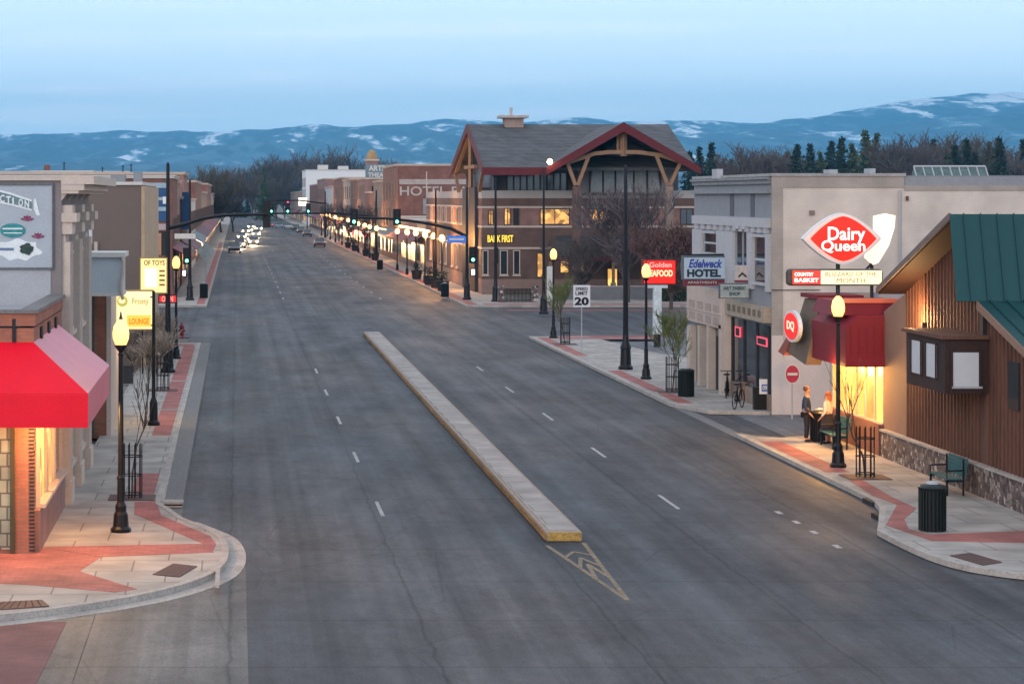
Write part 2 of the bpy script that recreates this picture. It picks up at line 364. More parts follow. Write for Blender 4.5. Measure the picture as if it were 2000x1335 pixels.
# kerb stones along the corner
def smooth(P, k=2):
    for _ in range(k):
        Q_ = [P[0]]
        for a, c in zip(P, P[1:]): Q_ += [(a[0]*.75+c[0]*.25, a[1]*.75+c[1]*.25), (a[0]*.25+c[0]*.75, a[1]*.25+c[1]*.75)]
        P = Q_+[P[-1]]
    return P
def strip(pts, w, z0, z1, mt, name, side=1):
    b = MB(); n = len(pts); P = [Vector(p) for p in pts]; off = []
    for i in range(n):
        d = (P[min(i+1, n-1)]-P[max(i-1, 0)]).normalized(); off.append(P[i]+Vector((-d.y, d.x))*w*side)
    for i in range(n-1): b.prism([P[i][:], P[i+1][:], off[i+1][:], off[i][:]], z0, z1)
    return structure(b.build(name, mt))
strip([(-2.12, 131), (-2.12, 62.2)]+LC, .16, 0.02, SW+.01, curbm, 'kerb', 1)
strip([Vector(p)+Vector((0, 0)) for p in LC[1:]], .55, -.02, .018, curbm, 'gutter_apron', 1)
# raised ledge with drain mouth on the left
x0, yy0 = -1.95, 59.0
b = MB(); b.box(-1.955, -1.42, 63.0, 131, .005, .13); structure(b.build('kerb_ledge', gutter))
t = thing('storm_drain', 'dark slotted drain mouth at the near end of the left kerb ledge', 'drain', (-1.7, 62.8, 0))
b = MB(); b.box(-1.97, -1.41, 62.35, 62.995, .02, .055); b.build('lower_lip', curbm, t)
b = MB(); b.box(-1.97, -1.41, 62.45, 62.99, .056, .10); b.build('opening', dark, t)
b = MB(); b.box(-1.98, -1.40, 62.40, 62.995, .101, .15); b.build('lid', curbm, t)
# left brick patterns (thin sheets on the pavement)
def sheet(name, polys, mt, z=SW, th=.006, par=None):
    b = MB()
    for i, p in enumerate(polys): b.prism([S(*q) if len(q) == 2 else q for q in p], z+.001, z+th+.0015*(i % 3))
    return structure(b.build(name, mt))
def runs(xa, xb, ys): return [[(xa, a, 0), (xb, a, 0), (xb, b_, 0), (xa, b_, 0)] for a, b_ in ys]
def xyprism(name, rects, mt, z=SW, th=.006):
    b = MB()
    for (xa, xb, ya, yb) in rects: b.box(xa, xb, ya, yb, z+.001, z+th)
    return structure(b.build(name, mt))
xyprism('brick_paving', [(-2.85, -2.22, 63, 69), (-2.85, -2.22, 80, 89.5), (-2.85, -2.22, 90, 103.5), (-2.85, -2.22, 104, 128), (-4.5, -2.3, 128.1, 130)], pave)
sheet('brick_band', [[(263, 980), (305, 978), (315, 1006), (410, 1046), (398, 1062), (262, 1003)],
                     [(398, 1062), (410, 1046), (422, 1062), (415, 1078), (370, 1062)],
                     [(80, 1068), (372, 1062), (418, 1078), (195, 1087)],
                     [(-40, 1083), (78, 1069), (197, 1087.5), (155, 1115), (268, 1150), (225, 1156), (50, 1141), (-40, 1138)]], pave)
def plate(pts, label):
    b = MB(); c = S(*pts[0]); b.prism([S(*p) for p in pts], SW+.004, SW+.02)
    P = [Vector(S(*p)) for p in pts]
    for i in range(1, 12):
        for j in range(1, 8):
            u, v = i/12, j/8; q = (P[0]*(1-u)+P[1]*u)*(1-v)+(P[3]*(1-u)+P[2]*u)*v
            b.lathe(q.x, q.y, [(.018, SW+.019), (.010, SW+.03)], 5)
    o = b.build('tactile_plate', rust); tag(o, label, 'tactile paving', 'tactile plates on the corners'); return o
plate([(298, 1122), (338, 1101), (385, 1106), (350, 1127)], 'brown tactile plate in the pale corner slab below the left lamp')
plate([(-30, 1193), (0, 1176), (82, 1172), (96, 1184)], 'brown tactile plate by the kerb at the lower left edge')
plate([(1855, 1085), (1895, 1080), (1957, 1098), (1920, 1104)], 'brown tactile plate on the right corner in front of the trash can')
for px, py in ((432, 1068),):
    b = MB(); b.box(*sorted((S(424, py)[0], S(432, py)[0])), 48.8, 51.5, SW+.002, SW+.05); tag(b.build('kerb_inlet', curbm), 'short raised concrete block at the tip of the left corner kerb', 'kerb block')
# right pavements
RC = [(16.98, 137.5), (16.98, 88.0), (17.05, 80.8), (17.0, 63), (16.75, 61.4), (15.85, 58.2), (15.55, 57.2), (15.55, 54.8), (15.7, 52.6), (16.2, 51.3), (17.2, 50.4), (18.6, 49.9), (30, 49.6)]
pavement('pavement', [(16.98, 92.5), (17.8, 89.3), (20.02, 88.9), (20.02, 104.5), (26, 104.6), (26, 108), (24, 113), (21.5, 123), (20.3, 137), (16.98, 137)])
RCa = RC[2:6]+SM(RC[6:]); RCb = SM(RC[6:])
pavement('pavement', RCa+[(30, 56.5), (20.02, 56.5), (20.02, 80.5), (17.9, 79.2)])
strip([(16.98, 137), (16.98, 92.5), (17.8, 89.3), (19.9, 88.9)], .16, .02, SW+.008, curbm, 'kerb', -1)
strip([(17.9, 79.2)]+RCa, .16, .02, SW+.008, curbm, 'kerb', -1)
strip(RCb, .5, -.02, .016, curbm, 'gutter_apron', 1)
strip([(16.9, 137), (16.9, 80)], .45, -.02, .012, gutter, 'gutter_apron', 1)  # darker gutter pan strip, shade along the kerb put into its colour
xyprism('brick_paving', [(17.15, 17.75, 92.5, 97), (17.15, 17.75, 98, 110), (17.15, 17.75, 120, 136), (18.2, 24, 134.5, 136.5), (17.15, 17.85, 69.3, 78)], pave)
sheet('brick_band', [[(1640, 925), (1665, 925), (1742, 970), (1790, 992), (1766, 1013), (1775, 1033), (1815, 1043), (2010, 1036), (2010, 1060), (1820, 1056), (1730, 1025), (1752, 985), (1705, 968)]], pave)
b = MB(); b.box(16.72, 16.86, 62.6, 63.6, .004, .12); tag(b.build('kerb_drain', dark), 'farther dark drain mouth at the right kerb by the tree guard', 'drain')
b = MB(); b.box(16.15, 16.32, 59.9, 60.6, .004, .12); tag(b.build('kerb_drain', dark), 'nearer dark drain mouth at the right kerb before the corner bulb', 'drain')
# pavements beyond the cross street
pavement('pavement', [(17.0, 176.3), (17.0, 1100), (20.3, 1100), (20.3, 196), (60, 196), (60, 176.3)])
pavement('pavement', [(-2.2, 176.3), (-2.2, 1100), (-5.0, 1100), (-5.0, 188), (-40, 188), (-40, 176.3)])
xyprism('brick_paving', [(17.2, 18.0, 177, 420), (18.5, 34, 177, 179), (-3.0, -2.4, 178, 420)], pave)
xyprism('crosswalk', [(19.5, 34, 170.5, 173), (19.5, 30, 139, 140.6)], pave2, z=0, th=.006)
# lane markings
def dashes(px0, ys, xo, label_side):
    for i, Y in enumerate(ys):
        b = MB(); b.box(xo-.05, xo+.05, Y, Y+2.9, .001, .008); o = b.build('lane_dash', whitep); structure(o)
dashes(0, [60.8+12.35*k for k in range(5)]+[190+12.4*k for k in range(12)], 3.74, 'l')
dashes(0, [62.2+12.35*k for k in range(5)]+[190+12.4*k for k in range(12)], 11.55, 'r')
b = MB()
for px, py in ((1560, 1022), (1595, 1042), (1640, 1070), (1525, 1003)):
    x, y = R(px, py); b.box(x-.07, x+.07, y, y+.5, .001, .008)
structure(b.build('road_paint', whitep))
b = MB()
A, B_, C_ = R(1068, 1065), R(1140, 1060), R(1226, 1172)
def line2(p, q, wd):
    p, q = Vector(p), Vector(q); n_ = (q-p).normalized(); n_ = Vector((-n_.y, n_.x))*wd/2
    b.prism([(p+n_)[:], (q+n_)[:], (q-n_)[:], (p-n_)[:]], .001+.0007*len(b.v)/8 % .004, .009+.0007*(len(b.v)/8 % 5))
line2(A, C_, .10); line2(B_, C_, .10)
for k in (.25, .45, .65):
    a_ = Vector(A).lerp(Vector(C_), k); c_ = Vector(B_).lerp(Vector(C_), k); line2(Vector(A).lerp(Vector(B_), .5).lerp(Vector(C_), k*.6), a_, .09); line2(Vector(A).lerp(Vector(B_), .5).lerp(Vector(C_), k*.6), c_, .09)
structure(b.build('yellow_hatching', yellowf))
# median
t = thing('median', 'long narrow raised concrete median with yellow painted nose in the road', 'median', (7.8, 58, 0))
ym0 = R(1100, 1057)[1]; ym1 = R(715, 655)[1]
b = MB(); b.prism([(7.33, ym0), (8.18, ym0), (8.42, ym1), (7.48, ym1)], .0, .23); b.build('curb', mat('median_curb', (.30, .24, .20), .8, .2, 2), t, bevel=.03)
b = MB(); b.prism([(7.42, ym0+.25), (8.08, ym0+.25), (8.3, ym1-.3), (7.58, ym1-.3)], .231, .245); b.build('slab', brick('median_slab', (.33, .295, .275), (.28, .255, .24), (.16, .15, .145), flat=True, bw=3, rh=1.2, var=.22), t)
b = MB(); b.box(7.36, 8.15, ym0-.02, ym0, .02, .22); b.build('yellow_nose', yellowp, t)
b = MB(); b.prism([(7.30, ym0), (7.325, ym0), (7.47, ym1), (7.445, ym1)], .03, .17); b.build('yellow_side', mat('worn_yellow', (.26, .15, .06), .8, .6, 1.2, stretch=(1, .3, 1)), t)
#SPLIT
# ---------------------------------------------------------------- lamp posts
def make_lamp(loc, label, lit=90, group='globe lamps along the street'):
    x, y = loc; r = thing('street_lamp', label, 'street lamp', (x, y, SW), group)
    z = SW
    b = MB(); b.lathe(x, y, [(.24, z), (.25, z+.08), (.19, z+.14), (.17, z+.42), (.13, z+.5), (.135, z+.62), (.09, z+.72), (.085, z+1.25), (.105, z+1.29), (.07, z+1.36)], 12); b.build('base', black, r)
    b = MB(); b.lathe(x, y, [(.07, z+1.36), (.055, z+4.2), (.07, z+4.24), (.045, z+4.3)], 10); b.build('pole', black, r)
    b = MB(); b.lathe(x, y, [(.05, z+4.3), (.14, z+4.42), (.155, z+4.47)], 12); b.build('collar', black, r)
    b = MB(); b.lathe(x, y, [(.13, z+4.47), (.19, z+4.62), (.20, z+4.75), (.17, z+4.92), (.09, z+5.04), (.03, z+5.08)], 14); b.build('globe', lampm, r, smooth=True)
    b = MB(); b.lathe(x, y, [(.05, z+5.08), (.03, z+5.14), (.012, z+5.26)], 8); b.build('finial', black, r)
    if lit: lamp(r, (x, y, z+4.75), lit, r=.2)
    return r
lamp0 = make_lamp(S(236, 1038), 'lit globe lamp on the left corner beside the red awning', 600)
make_lamp(S(1637, 912), 'lit globe lamp beside the maroon awning on the right pavement', 650)
make_lamp(S(1262, 740), 'lit globe lamp in front of the red lit sign', 450)
make_lamp(S(1081, 660), 'lit globe lamp beside the speed limit sign', 450)
make_lamp(S(344, 700), 'lit globe lamp just right of the tall left mast', 450)
# far row with warm globes
def far_lamp(x, y, label, hz=4.5):
    r = thing('street_lamp', label, 'street lamp', (x, y, SW), 'far row of lit globe lamps')
    b = MB(); b.lathe(x, y, [(.16, SW), (.16, SW+.5), (.07, SW+.8), (.06, SW+hz-.2), (.12, SW+hz)], 8); b.build('pole', black, r)
    b = MB(); b.ball(x, y, SW+hz+.24, .25, .25, .3, 10); b.build('globe', lampfar, r, smooth=True)
    return r
fl = [(863, 465), (847, 461), (830, 458), (812, 455), (795, 453), (776, 452), (735, 446), (722, 443), (712, 440), (700, 437), (690, 433), (680, 430), (668, 427), (655, 424), (645, 421), (636, 419), (628, 417)]
for i, (px, py) in enumerate(fl):
    X = 17.6; Y = YY(px, X)
    ordn = ['nearest', 'second', 'third', 'fourth', 'fifth', 'sixth', 'seventh', 'eighth', 'ninth', 'tenth', 'eleventh', 'twelfth', 'thirteenth', 'fourteenth', 'fifteenth', 'sixteenth', 'seventeenth'][i]
    r = far_lamp(X, Y, f'{ordn} lit lamp of the far right row counted from the bank corner', ZZ(py, Y)-SW-.24)
    if i % 2 == 0: lamp(r, (X+.35, Y, 4.3), 900, (1, .45, .12), .3)
# ---------------------------------------------------------------- tall masts
def mast(px, py, top, label, arm=None, side=1, base=True, rad=.11):
    x, y = S(px, py); zt = ZZ(top, y); r = thing('signal_mast' if arm else 'tall_pole', label, 'traffic signal' if arm else 'street pole', (x, y, SW))
    if base:
        b = MB(); b.lathe(x, y, [(.34, SW), (.34, SW+.12), (.26, SW+.22), (.23, SW+.95), (.27, SW+1.0), (rad+.05, SW+1.3), (rad+.02, SW+1.6)], 12); b.build('base', black, r)
    b = MB(); b.lathe(x, y, [(rad+.02, SW+(1.6 if base else 0)), (rad*.7, zt), (.02, zt+.08)], 10); b.build('pole', black, r)
    return r, x, y, zt
def sig_head(par, x, y, z, lit='green', face=-1, h=1.05):
    if lit == 'none':
        b = MB(); b.box(x-.12, x+.12, y-.1, y+.12, z, z+h); b.box(x-.17, x+.17, y-.12, y-.10, z-.08, z+h+.08); return b.build('signal_head', black, par)
    b = MB(); b.box(x-.17, x+.17, y-.1, y+.12, z, z+h); b.box(x-.3, x+.3, y+.10, y+.12, z-.12, z+h+.12); o = b.build('signal_head', black, par)
    cols = {'red': (1, .02, .05), 'amber': (.9, .5, .05), 'green': (.08, 1, .5)}
    for i, c in enumerate(('green', 'amber', 'red')):
        b = MB(); zz = z+.17+i*.33; pts = [(x+.115*math.cos(a*math.pi/8), y-.105, zz+.115*math.sin(a*math.pi/8)) for a in range(16)]
        b.ext(pts, (0, -.02, 0)); 
        b.build('lens', emit('lit_'+c, cols[c], 9) if c == lit else mat('unlit_lens', (.03, .02, .02), .3), o)
        b = MB(); b.box(x-.15, x+.15, y-.28, y-.10, zz+.125, zz+.14); b.build('visor', black, o)
    return o
r, x, y, zt = mast(328, 727, 320, 'tall black signal mast on the left corner with curved arm over the road', True)
b = MB(); pts = []
for px, py in ((330, 445), (360, 438), (395, 427), (430, 421), (470, 419), (522, 419)): pts.append((XX(px, y), y, ZZ(py, y)))
b.tube(pts, [.10, .09, .08, .075, .07, .06], 8); b.build('arm', black, r)
for px in (521,):
    o = sig_head(r, XX(px, y), y+.35, ZZ(441, y), 'green' if False else 'none')
b = MB(); b.box(XX(341, y), XX(382, y), y-.12, y-.08, ZZ(466, y), ZZ(456, y)); b.build('street_sign', offwhite, r)
r, x, y, zt = mast(912, 585, 366, 'tall black signal mast on the right corner before the bank with long arm', True)
b = MB(); b.tube([(XX(px, y), y, ZZ(py, y)) for px, py in ((912, 462), (880, 446), (840, 437), (800, 431), (760, 427), (686, 424))], [.14, .13, .12, .11, .1, .08], 8); b.build('arm', black, r)
for px in (691, 775): sig_head(r, XX(px, y), y-.3, ZZ(437, y), 'green', h=1.05)
sig_head(r, XX(923, y), y-.3, ZZ(511, y), 'green')
b = MB(); b.box(XX(918, y), XX(928, y), y-.4, y-.1, ZZ(538, y), ZZ(524, y)); o = b.build('walk_signal', black, r)
b = MB(); b.box(XX(920, y), XX(926, y), y-.42, y-.405, ZZ(536, y), ZZ(526, y)); b.build('walk_light', emit('walk_white', (.9, .9, 1), 3), o)
b = MB(); b.box(XX(873, y), XX(910, y), y-.12, y-.06, ZZ(474, y), ZZ(460, y)); o = b.build('street_sign', emit('blue_sign', (.05, .16, .6), .45), r)
b = MB(); b.box(XX(877, y), XX(906, y), y-.14, y-.125, ZZ(469, y), ZZ(465, y)); b.build('lettering', offwhite, o)
r, x, y, zt = mast(968, 589, 350, 'black signal pole with dark signal back in front of the bank entrance wall', True)
sig_head(r, x, y-.3, ZZ(512, y), 'none'); 
r, x, y, zt = mast(1222, 721, 325, 'thickest and nearest tall black pole on the right pavement')
r, x, y, zt = mast(1062, 613, 335, 'tall thin black pole with narrow white banner right of the bank corner', rad=.09)
b = MB(); b.box(XX(1068, y), XX(1079, y), y-.03, y+.03, ZZ(590, y), ZZ(520, y)); b.build('banner', offwhite, r)
b = MB(); b.tube([(x, y, ZZ(522, y)), (XX(1080, y), y, ZZ(522, y))], .03, 6); b.build('bracket', black, r)
r, x, y, zt = mast(851, 562, 372, 'thin tall pole left of the bank corner', base=False, rad=.10)
r, x, y, zt = mast(371, 586, 352, 'left mast beyond the cross street with a lit green signal', True)
sig_head(r, XX(365, y), y-.3, ZZ(513, y), 'green')
b = MB(); b.box(XX(356, y), XX(364, y), y-.4, y-.1, ZZ(540, y), ZZ(526, y)); o = b.build('walk_signal', black, r)
b = MB(); b.box(XX(357.5, y), XX(362.5, y), y-.42, y-.405, ZZ(538, y), ZZ(528, y)); b.build('walk_light', MATS['walk_white'], o)
# far signals across the street
for (px, py, top, lab) in ((718, 464, 372, 'far signal mast with red lights hung low over the end of the street'),):
    Y = 470; X = 17.5; r = thing('signal_mast', lab, 'traffic signal', (X, Y, SW))
    b = MB(); b.lathe(X, Y, [(.2, SW), (.12, 9.3)], 8); b.build('pole', black, r)
    b = MB(); b.tube([(X, Y, 6.9), (X-5, Y, 7.5), (XX(520, Y), Y, 7.5)], [.16, .14, .12], 6); b.build('arm', black, r)
    for px2, c in ((526, 'red'), (562, 'red')):
        o = sig_head(r, XX(px2, Y), Y-.3, 6.3, c)
        for ch in [q for q in bpy.data.objects if q.parent == o and q.name.startswith('lens')]: ch.scale = (1, 1, 1)
Y = 300; X = 17.6; r = thing('signal_mast', 'middle distance signal mast with three small green lights above the street', 'traffic signal', (X, Y, SW))
b = MB(); b.lathe(X, Y, [(.2, SW), (.1, 9)], 8); b.build('pole', black, r)
b = MB(); b.tube([(X, Y, 5.7), (XX(660, Y), Y, 6.1), (XX(500, Y), Y, 6.1)], [.13, .12, .1], 6); b.build('arm', black, r)
for px2 in (530, 562, 602): sig_head(r, XX(px2, Y), Y-.3, 6.2, 'green')
# ---------------------------------------------------------------- small street furniture
def can(px, py, label, mt=dgreen, h=1.1, rr=.30):
    x, y = S(px, py); r = thing('trash_can', label, 'trash can', (x, y, SW), 'dark slatted trash cans')
    b = MB(); b.lathe(x, y, [(rr-.04, SW+.03), (rr-.04, SW+h-.1)], 16); b.build('liner', dark, r)
    b = MB()
    for k in range(22):
        a = 2*math.pi*k/22; c, s_ = math.cos(a), math.sin(a)
        b.tube([(x+c*rr, y+s_*rr, SW+.02), (x+c*rr, y+s_*rr, SW+h-.08)], .026, 4)
    b.build('slats', mt, r)
    b = MB(); b.lathe(x, y, [(rr+.02, SW+h-.12), (rr+.05, SW+h-.05), (rr-.02, SW+h), (.14, SW+h+.03)], 16); b.build('rim', mt, r)
    b = MB(); b.lathe(x, y, [(.17, SW+h+.03), (.16, SW+h+.07), (.05, SW+h+.10)], 12); b.build('lid', graylow, r)
    return r
can(1821, 1036, 'dark green slatted trash can in the right foreground by the stone base wall')
can(1340, 774, 'black round trash can beside the tree guard before the hotel')
can(398, 582, 'dark trash can on the left pavement beyond the cross street', h=1.15)
can(869, 580, 'dark green trash can at the corner below the far lamps')
can(742, 527, 'small dark trash can on the far right pavement')
can(1602, 862, 'black trash can between the two people outside the ice cream shop', black, 1.0, .3)
# benches
def bench(x, y, ln, label, face=-1):
    r = thing('bench', label, 'bench', (x, y, SW), 'teal slatted benches')
    b = MB()
    for k in range(4): b.box(x-.42+k*.11, x-.33+k*.11, y-ln/2, y+ln/2, SW+.43, SW+.46)
    b.build('seat', teal, r)
    b = MB()
    for k in range(5): b.box(x+.06+k*.015, x+.085+k*.015, y-ln/2, y+ln/2, SW+.5+k*.10, SW+.59+k*.10)
    b.build('backrest', teal, r)
    for s_ in (-1, 1):
        yy = y+s_*(ln/2-.1); b = MB(); b.box(x-.42, x-.37, yy-.03, yy+.03, SW, SW+.43); b.box(x+.02, x+.06, yy-.03, yy+.03, SW, SW+.98); b.box(x-.42, x+.02, yy-.03, yy+.03, SW+.37, SW+.425)
        b.tube([(x-.40, yy, SW+.44), (x-.40, yy, SW+.66), (x+.04, yy, SW+.68)], .025, 5); b.build('leg', black, r)
    return r
bench(19.45, 64.6, 1.7, 'teal bench against the cobble stone base wall')
bench(19.3, 76.2, 1.7, 'teal bench below the lit shop window behind the lamp')
# ---------------------------------------------------------------- trees
def gen(seed, h, trunk_h, spread, levels, kids, r0, up=.35, l0=None, droop=0):
    rnd = random.Random(seed); big, small = [], []
    def br(p, d, ln, rad, lv):
        n = 3 if lv < 2 else 2; pts = [p]; q = p; dd = d
        for i in range(n):
            dd = (dd+Vector((rnd.gauss(0, .14), rnd.gauss(0, .14), rnd.gauss(0, .10)+.05))).normalized(); q = q+dd*ln/n; pts.append(q)
        rs = [rad*(1-.5*i/n) for i in range(n+1)]
        (big if lv < 2 else small).append((pts, rs, 5 if lv == 0 else (4 if lv == 1 else 3)))
        if lv >= levels: return
        k = kids[min(lv, len(kids)-1)]
        for i in range(k):
            t_ = .35+.65*(i+rnd.random())/k; j = min(int(t_*n), n-1); f = t_*n-j; st = pts[j].lerp(pts[j+1], f)
            a = rnd.uniform(0, 6.28); s_ = spread*rnd.uniform(.6, 1.2)
            nd = (dd*.65+Vector((math.cos(a)*s_, math.sin(a)*s_, up*rnd.uniform(.4, 1.3)-droop))).normalized()
            br(st, nd, ln*rnd.uniform(.5, .75), rad*.48, lv+1)
    t0 = Vector((0, 0, 0)); 
    br(t0, Vector((0, 0, 1)), trunk_h, r0, 0)
    top = big[0][0][-1]
    for i in range(kids[0]):
        a = 6.28*i/kids[0]+rnd.random(); br(top.lerp(big[0][0][-2], rnd.random()*.5), Vector((math.cos(a)*spread, math.sin(a)*spread, .9)).normalized(), (h-trunk_h)*.55, r0*.6, 1)
    return big, small
def tree_mesh(name, label, seed, h, trunk_h, spread, levels, kids, r0, tm, cm, loc, cat='tree', group=None, up=.35, tr=1.0, mn=.012):
    big, small = gen(seed, h, trunk_h, spread, levels, kids, r0, up)
    x, y, z = loc; r = thing(name, label, cat, loc, group)
    mz = max(p.z for pts, _, _ in big+small for p in pts); k = h/mz
    b = MB()
    for pts, rs, n in big: b.tube([Vector(loc)+p*k for p in pts], rs, n, caps=False)
    b.build('trunk', tm, r)
    b = MB()
    for pts, rs, n in small: b.tube([Vector(loc)+p*k for p in pts], [max(q, mn)*tr for q in rs], n, caps=False)
    b.build('crown', cm, r); return r
def conifer(label, seed, h, wd, mt, loc, group=None, dense=1.0, name='pine_tree'):
    rnd = random.Random(seed); r = thing(name, label, 'tree', loc, group); L0 = Vector(loc)
    b = MB(); b.tube([L0, L0+Vector((0, 0, h*.97))], [h*.018, .03], 6); b.build('trunk', bark, r)
    b = MB(); nl = int(34*dense)
    for i in range(nl):
        t_ = i/nl; z = h*(.08+.92*t_); rad = wd*(1-t_)**.8*(.75+.5*rnd.random())
        for k in range(int(9-4*t_)):
            a = rnd.uniform(0, 6.28); c, s_ = math.cos(a), math.sin(a); rr = rad*rnd.uniform(.6, 1.1)
            for j in range(7):
                u = (j+1)/7; p = L0+Vector((c*rr*u, s_*rr*u, z-rr*u*.25+rnd.uniform(-.1, .1)*rr)); sz = .11*h*(.35+.4*(1-t_))*rnd.uniform(.5, 1.1)
                d1 = Vector((rnd.gauss(0, 1), rnd.gauss(0, 1), rnd.gauss(0, .5))).normalized()*sz; d2 = Vector((rnd.gauss(0, 1), rnd.gauss(0, 1), rnd.gauss(0, .5)-.6)).normalized()*sz
                b.add([p, p+d1, p+d2], [(0, 1, 2)])
    b.build('crown', mt, r); return r
def guard(x, y, label, h=1.45):
    r = thing('tree_guard', label, 'tree guard', (x, y, SW), 'black metal tree guards')
    b = MB()
    for k in range(10):
        a = 2*math.pi*k/10; b.tube([(x+.26*math.cos(a), y+.26*math.sin(a), SW+.02), (x+.26*math.cos(a), y+.26*math.sin(a), SW+h)], .014, 4)
    b.build('bars', black, r)
    for z in (.12, .62, 1.12):
        b = MB(); P = [(x+.27*math.cos(a*math.pi/8), y+.27*math.sin(a*math.pi/8), SW+z) for a in range(17)]; b.tube(P, .02, 4, caps=False); b.build('hoop', black, r)
    b = MB(); b.prism([(x-.62, y-.6), (x+.62, y-.6), (x+.62, y+.6), (x-.62, y+.6)], SW+.007, SW+.022); b.build('grate', rust, r)
    return r
for (px, py, h, sd, lab, tw) in ((258, 972, 3.7, 3, 'bare sapling with curved stems by the left corner lamp', twig), (1690, 932, 3.4, 5, 'bare sapling in the guard before the stone base wall', twig),
                             (1313, 765, 3.6, 6, 'slim sapling with a few ochre buds before the hotel trash can', budg), (318, 762, 3.0, 8, 'small bare sapling beside the tall left mast', twig),
                             (282, 832, 3.1, 18, 'bare sapling left of the pole with the lit sign', twig), (1104, 672, 4.0, 11, 'young tree with green spring buds left of the speed limit sign', budg)):
    x, y = S(px, py)
    if px != 282: guard(x, y, 'cage guard around the '+lab.replace('bare ', '').replace('with ', 'with '))
    tree_mesh('sapling', lab, sd, h, h*.5, .5 if tw is budg else .22, 4 if tw is budg else 2, [5, 4, 4, 3] if tw is budg else [3, 3, 2], .030, bark, tw, (x, y, SW), group='street saplings', up=.8 if tw is twig else .5, tr=1.0 if tw is twig else 1.5, mn=.007)
# big trees near the bank
tree_mesh('bare_tree', 'large bare purplish tree with fine twigs before the timber gabled building', 21, 10.0, 3.0, .62, 5, [6, 5, 4, 4, 3], .22, bark, twigl, (*S(1225, 590), 0), mn=.026)
tree_mesh('bare_tree', 'broad reddish bare tree behind the red lit sign', 22, 6.6, 1.6, .9, 5, [6, 5, 4, 4, 3], .16, bark, twigr, (XX(1310, 172), 172, 0), mn=.024)
tree_mesh('bare_tree', 'low bare purple tree left of the large one by the bank awning', 23, 6.0, 1.4, .9, 5, [6, 4, 4, 4, 3], .15, bark, twigp, (XX(1130, 187), 187, 0), mn=.016)
# vacant lot shrubs
for i, (px, py, h) in enumerate(((262, 722, 3.0), (292, 712, 2.9), (306, 730, 2.2))):
    x, y = S(px, py)
    tree_mesh('shrub', ('pale dry shrub touching the brick pier in the vacant lot', 'tallest pale dry shrub below the lit yellow sign', 'smallest pale dry shrub next to the tall left mast')[i], 40+i, h, .5, .8, 4, [6, 5, 5, 4], .05, bark, mat('dry_twigs', (.30, .24, .19), .9, .3, 2), (x, y, 0), 'shrub', 'dry shrubs in the vacant lot', mn=.014)
# far trees: prototypes then copies
protos = []
for i in range(3):
    protos.append(tree_mesh('bare_tree', 'tall dark bare tree in the dense belt above the timber gable eave', 60+i, 18, 5, .75, 5, [6, 6, 4, 4, 3], .35, bark, (twigp, twig, twigp)[i], (70+i*8, 560, 0), mn=.05, tr=1.0, group='trees beyond the right roofs'))
conp = [conifer('dark pine', 80+i, 18, 4.2, (needle, needle, needle2)[i], (70+i*8, 600, 0), 'trees beyond the right roofs') for i in range(3)]
used = set()
def place(px, top, Y, kind, lab, group, sx=1.0):
    src = (protos+conp)[kind]; Z = ZZ(top, Y); x = XX(px, Y); s_ = Z/18
    if kind not in used:
        used.add(kind); o = src; o.location = (x, Y, 0); o['label'] = lab; o['group'] = group; o.scale = (s_,)*3; o.rotation_euler[2] = random.random()*6
    else: o = dup(src, (x, Y, 0), lab, group, random.random()*6, s_)
    s_ *= (1.0 if kind < 3 else .98); o.scale = (s_*sx, s_*sx, s_)
    return o
row = [(1348, 290, 3), (1366, 280, 4), (1390, 274, 3), (1412, 300, 1), (1440, 292, 0), (1465, 276, 2), (1490, 302, 3), (1512, 282, 1), (1538, 292, 3), (1556, 274, 4), (1582, 276, 3), (1602, 292, 5), (1623, 268, 4), (1643, 262, 3), (1664, 275, 5),
       (1690, 248, 5), (1712, 255, 5), (1736, 278, 1), (1765, 260, 2), (1795, 252, 0), (1822, 266, 3), (1845, 262, 2), (1866, 276, 4), (1888, 266, 3), (1908, 254, 1), (1932, 270, 4), (1952, 262, 3), (1975, 284, 0), (1998, 268, 3), (2024, 275, 2),
       (1478, 312, 5), (1500, 306, 3), (1850, 292, 5), (1735, 288, 5), (1612, 302, 1), (1960, 300, 4), (1428, 306, 5), (1555, 304, 2), (1780, 286, 3), (1905, 292, 3)]
ORD = ['first', 'second', 'third', 'fourth', 'fifth', 'sixth', 'seventh', 'eighth', 'ninth', 'tenth', 'eleventh', 'twelfth', 'thirteenth', 'fourteenth', 'fifteenth', 'sixteenth', 'seventeenth', 'eighteenth', 'nineteenth']
near = ['above the hotel parapet', 'above the pale painted wall', 'above the roof skylight', 'at the right edge of the view']
for i, (px, top, k) in enumerate(row):
    Y = 480+(i*37 % 160); where = near[0] if px < 1510 else near[1] if px < 1790 else near[2] if px < 1945 else near[3]
    kind_ = ('bare purplish tree', 'bare brown tree', 'bare purple grey tree', 'dark pine', 'slender dark pine', 'olive green conifer')[k]
    place(px, top, Y, k, f'{ORD[sorted(q[0] for q in row if q[2] == k).index(px)]} {kind_} from the left in the far tree belt', 'trees beyond the right roofs', 1.0 if k > 2 else .85)
rowl = [(408, 320, 1), (432, 318, 0), (455, 326, 2), (492, 318, 1), (515, 322, 5), (540, 300, 2), (572, 288, 0), (606, 300, 2), (655, 276, 0), (752, 305, 1), (470, 360, 3), (500, 352, 0), (527, 345, 1), (556, 338, 2), (420, 345, 4), (483, 368, 3)]
for i, (px, top, k) in enumerate(rowl):
    Y = 820+(i*53 % 200)
    if px < 470 and i != 12: Y = 520+i*20
    place(px, top, Y, k, f'{ORD[sorted(q[0] for q in rowl).index(px)]} tree from the left at the far end of the street', 'trees at the far end of the street', .85)
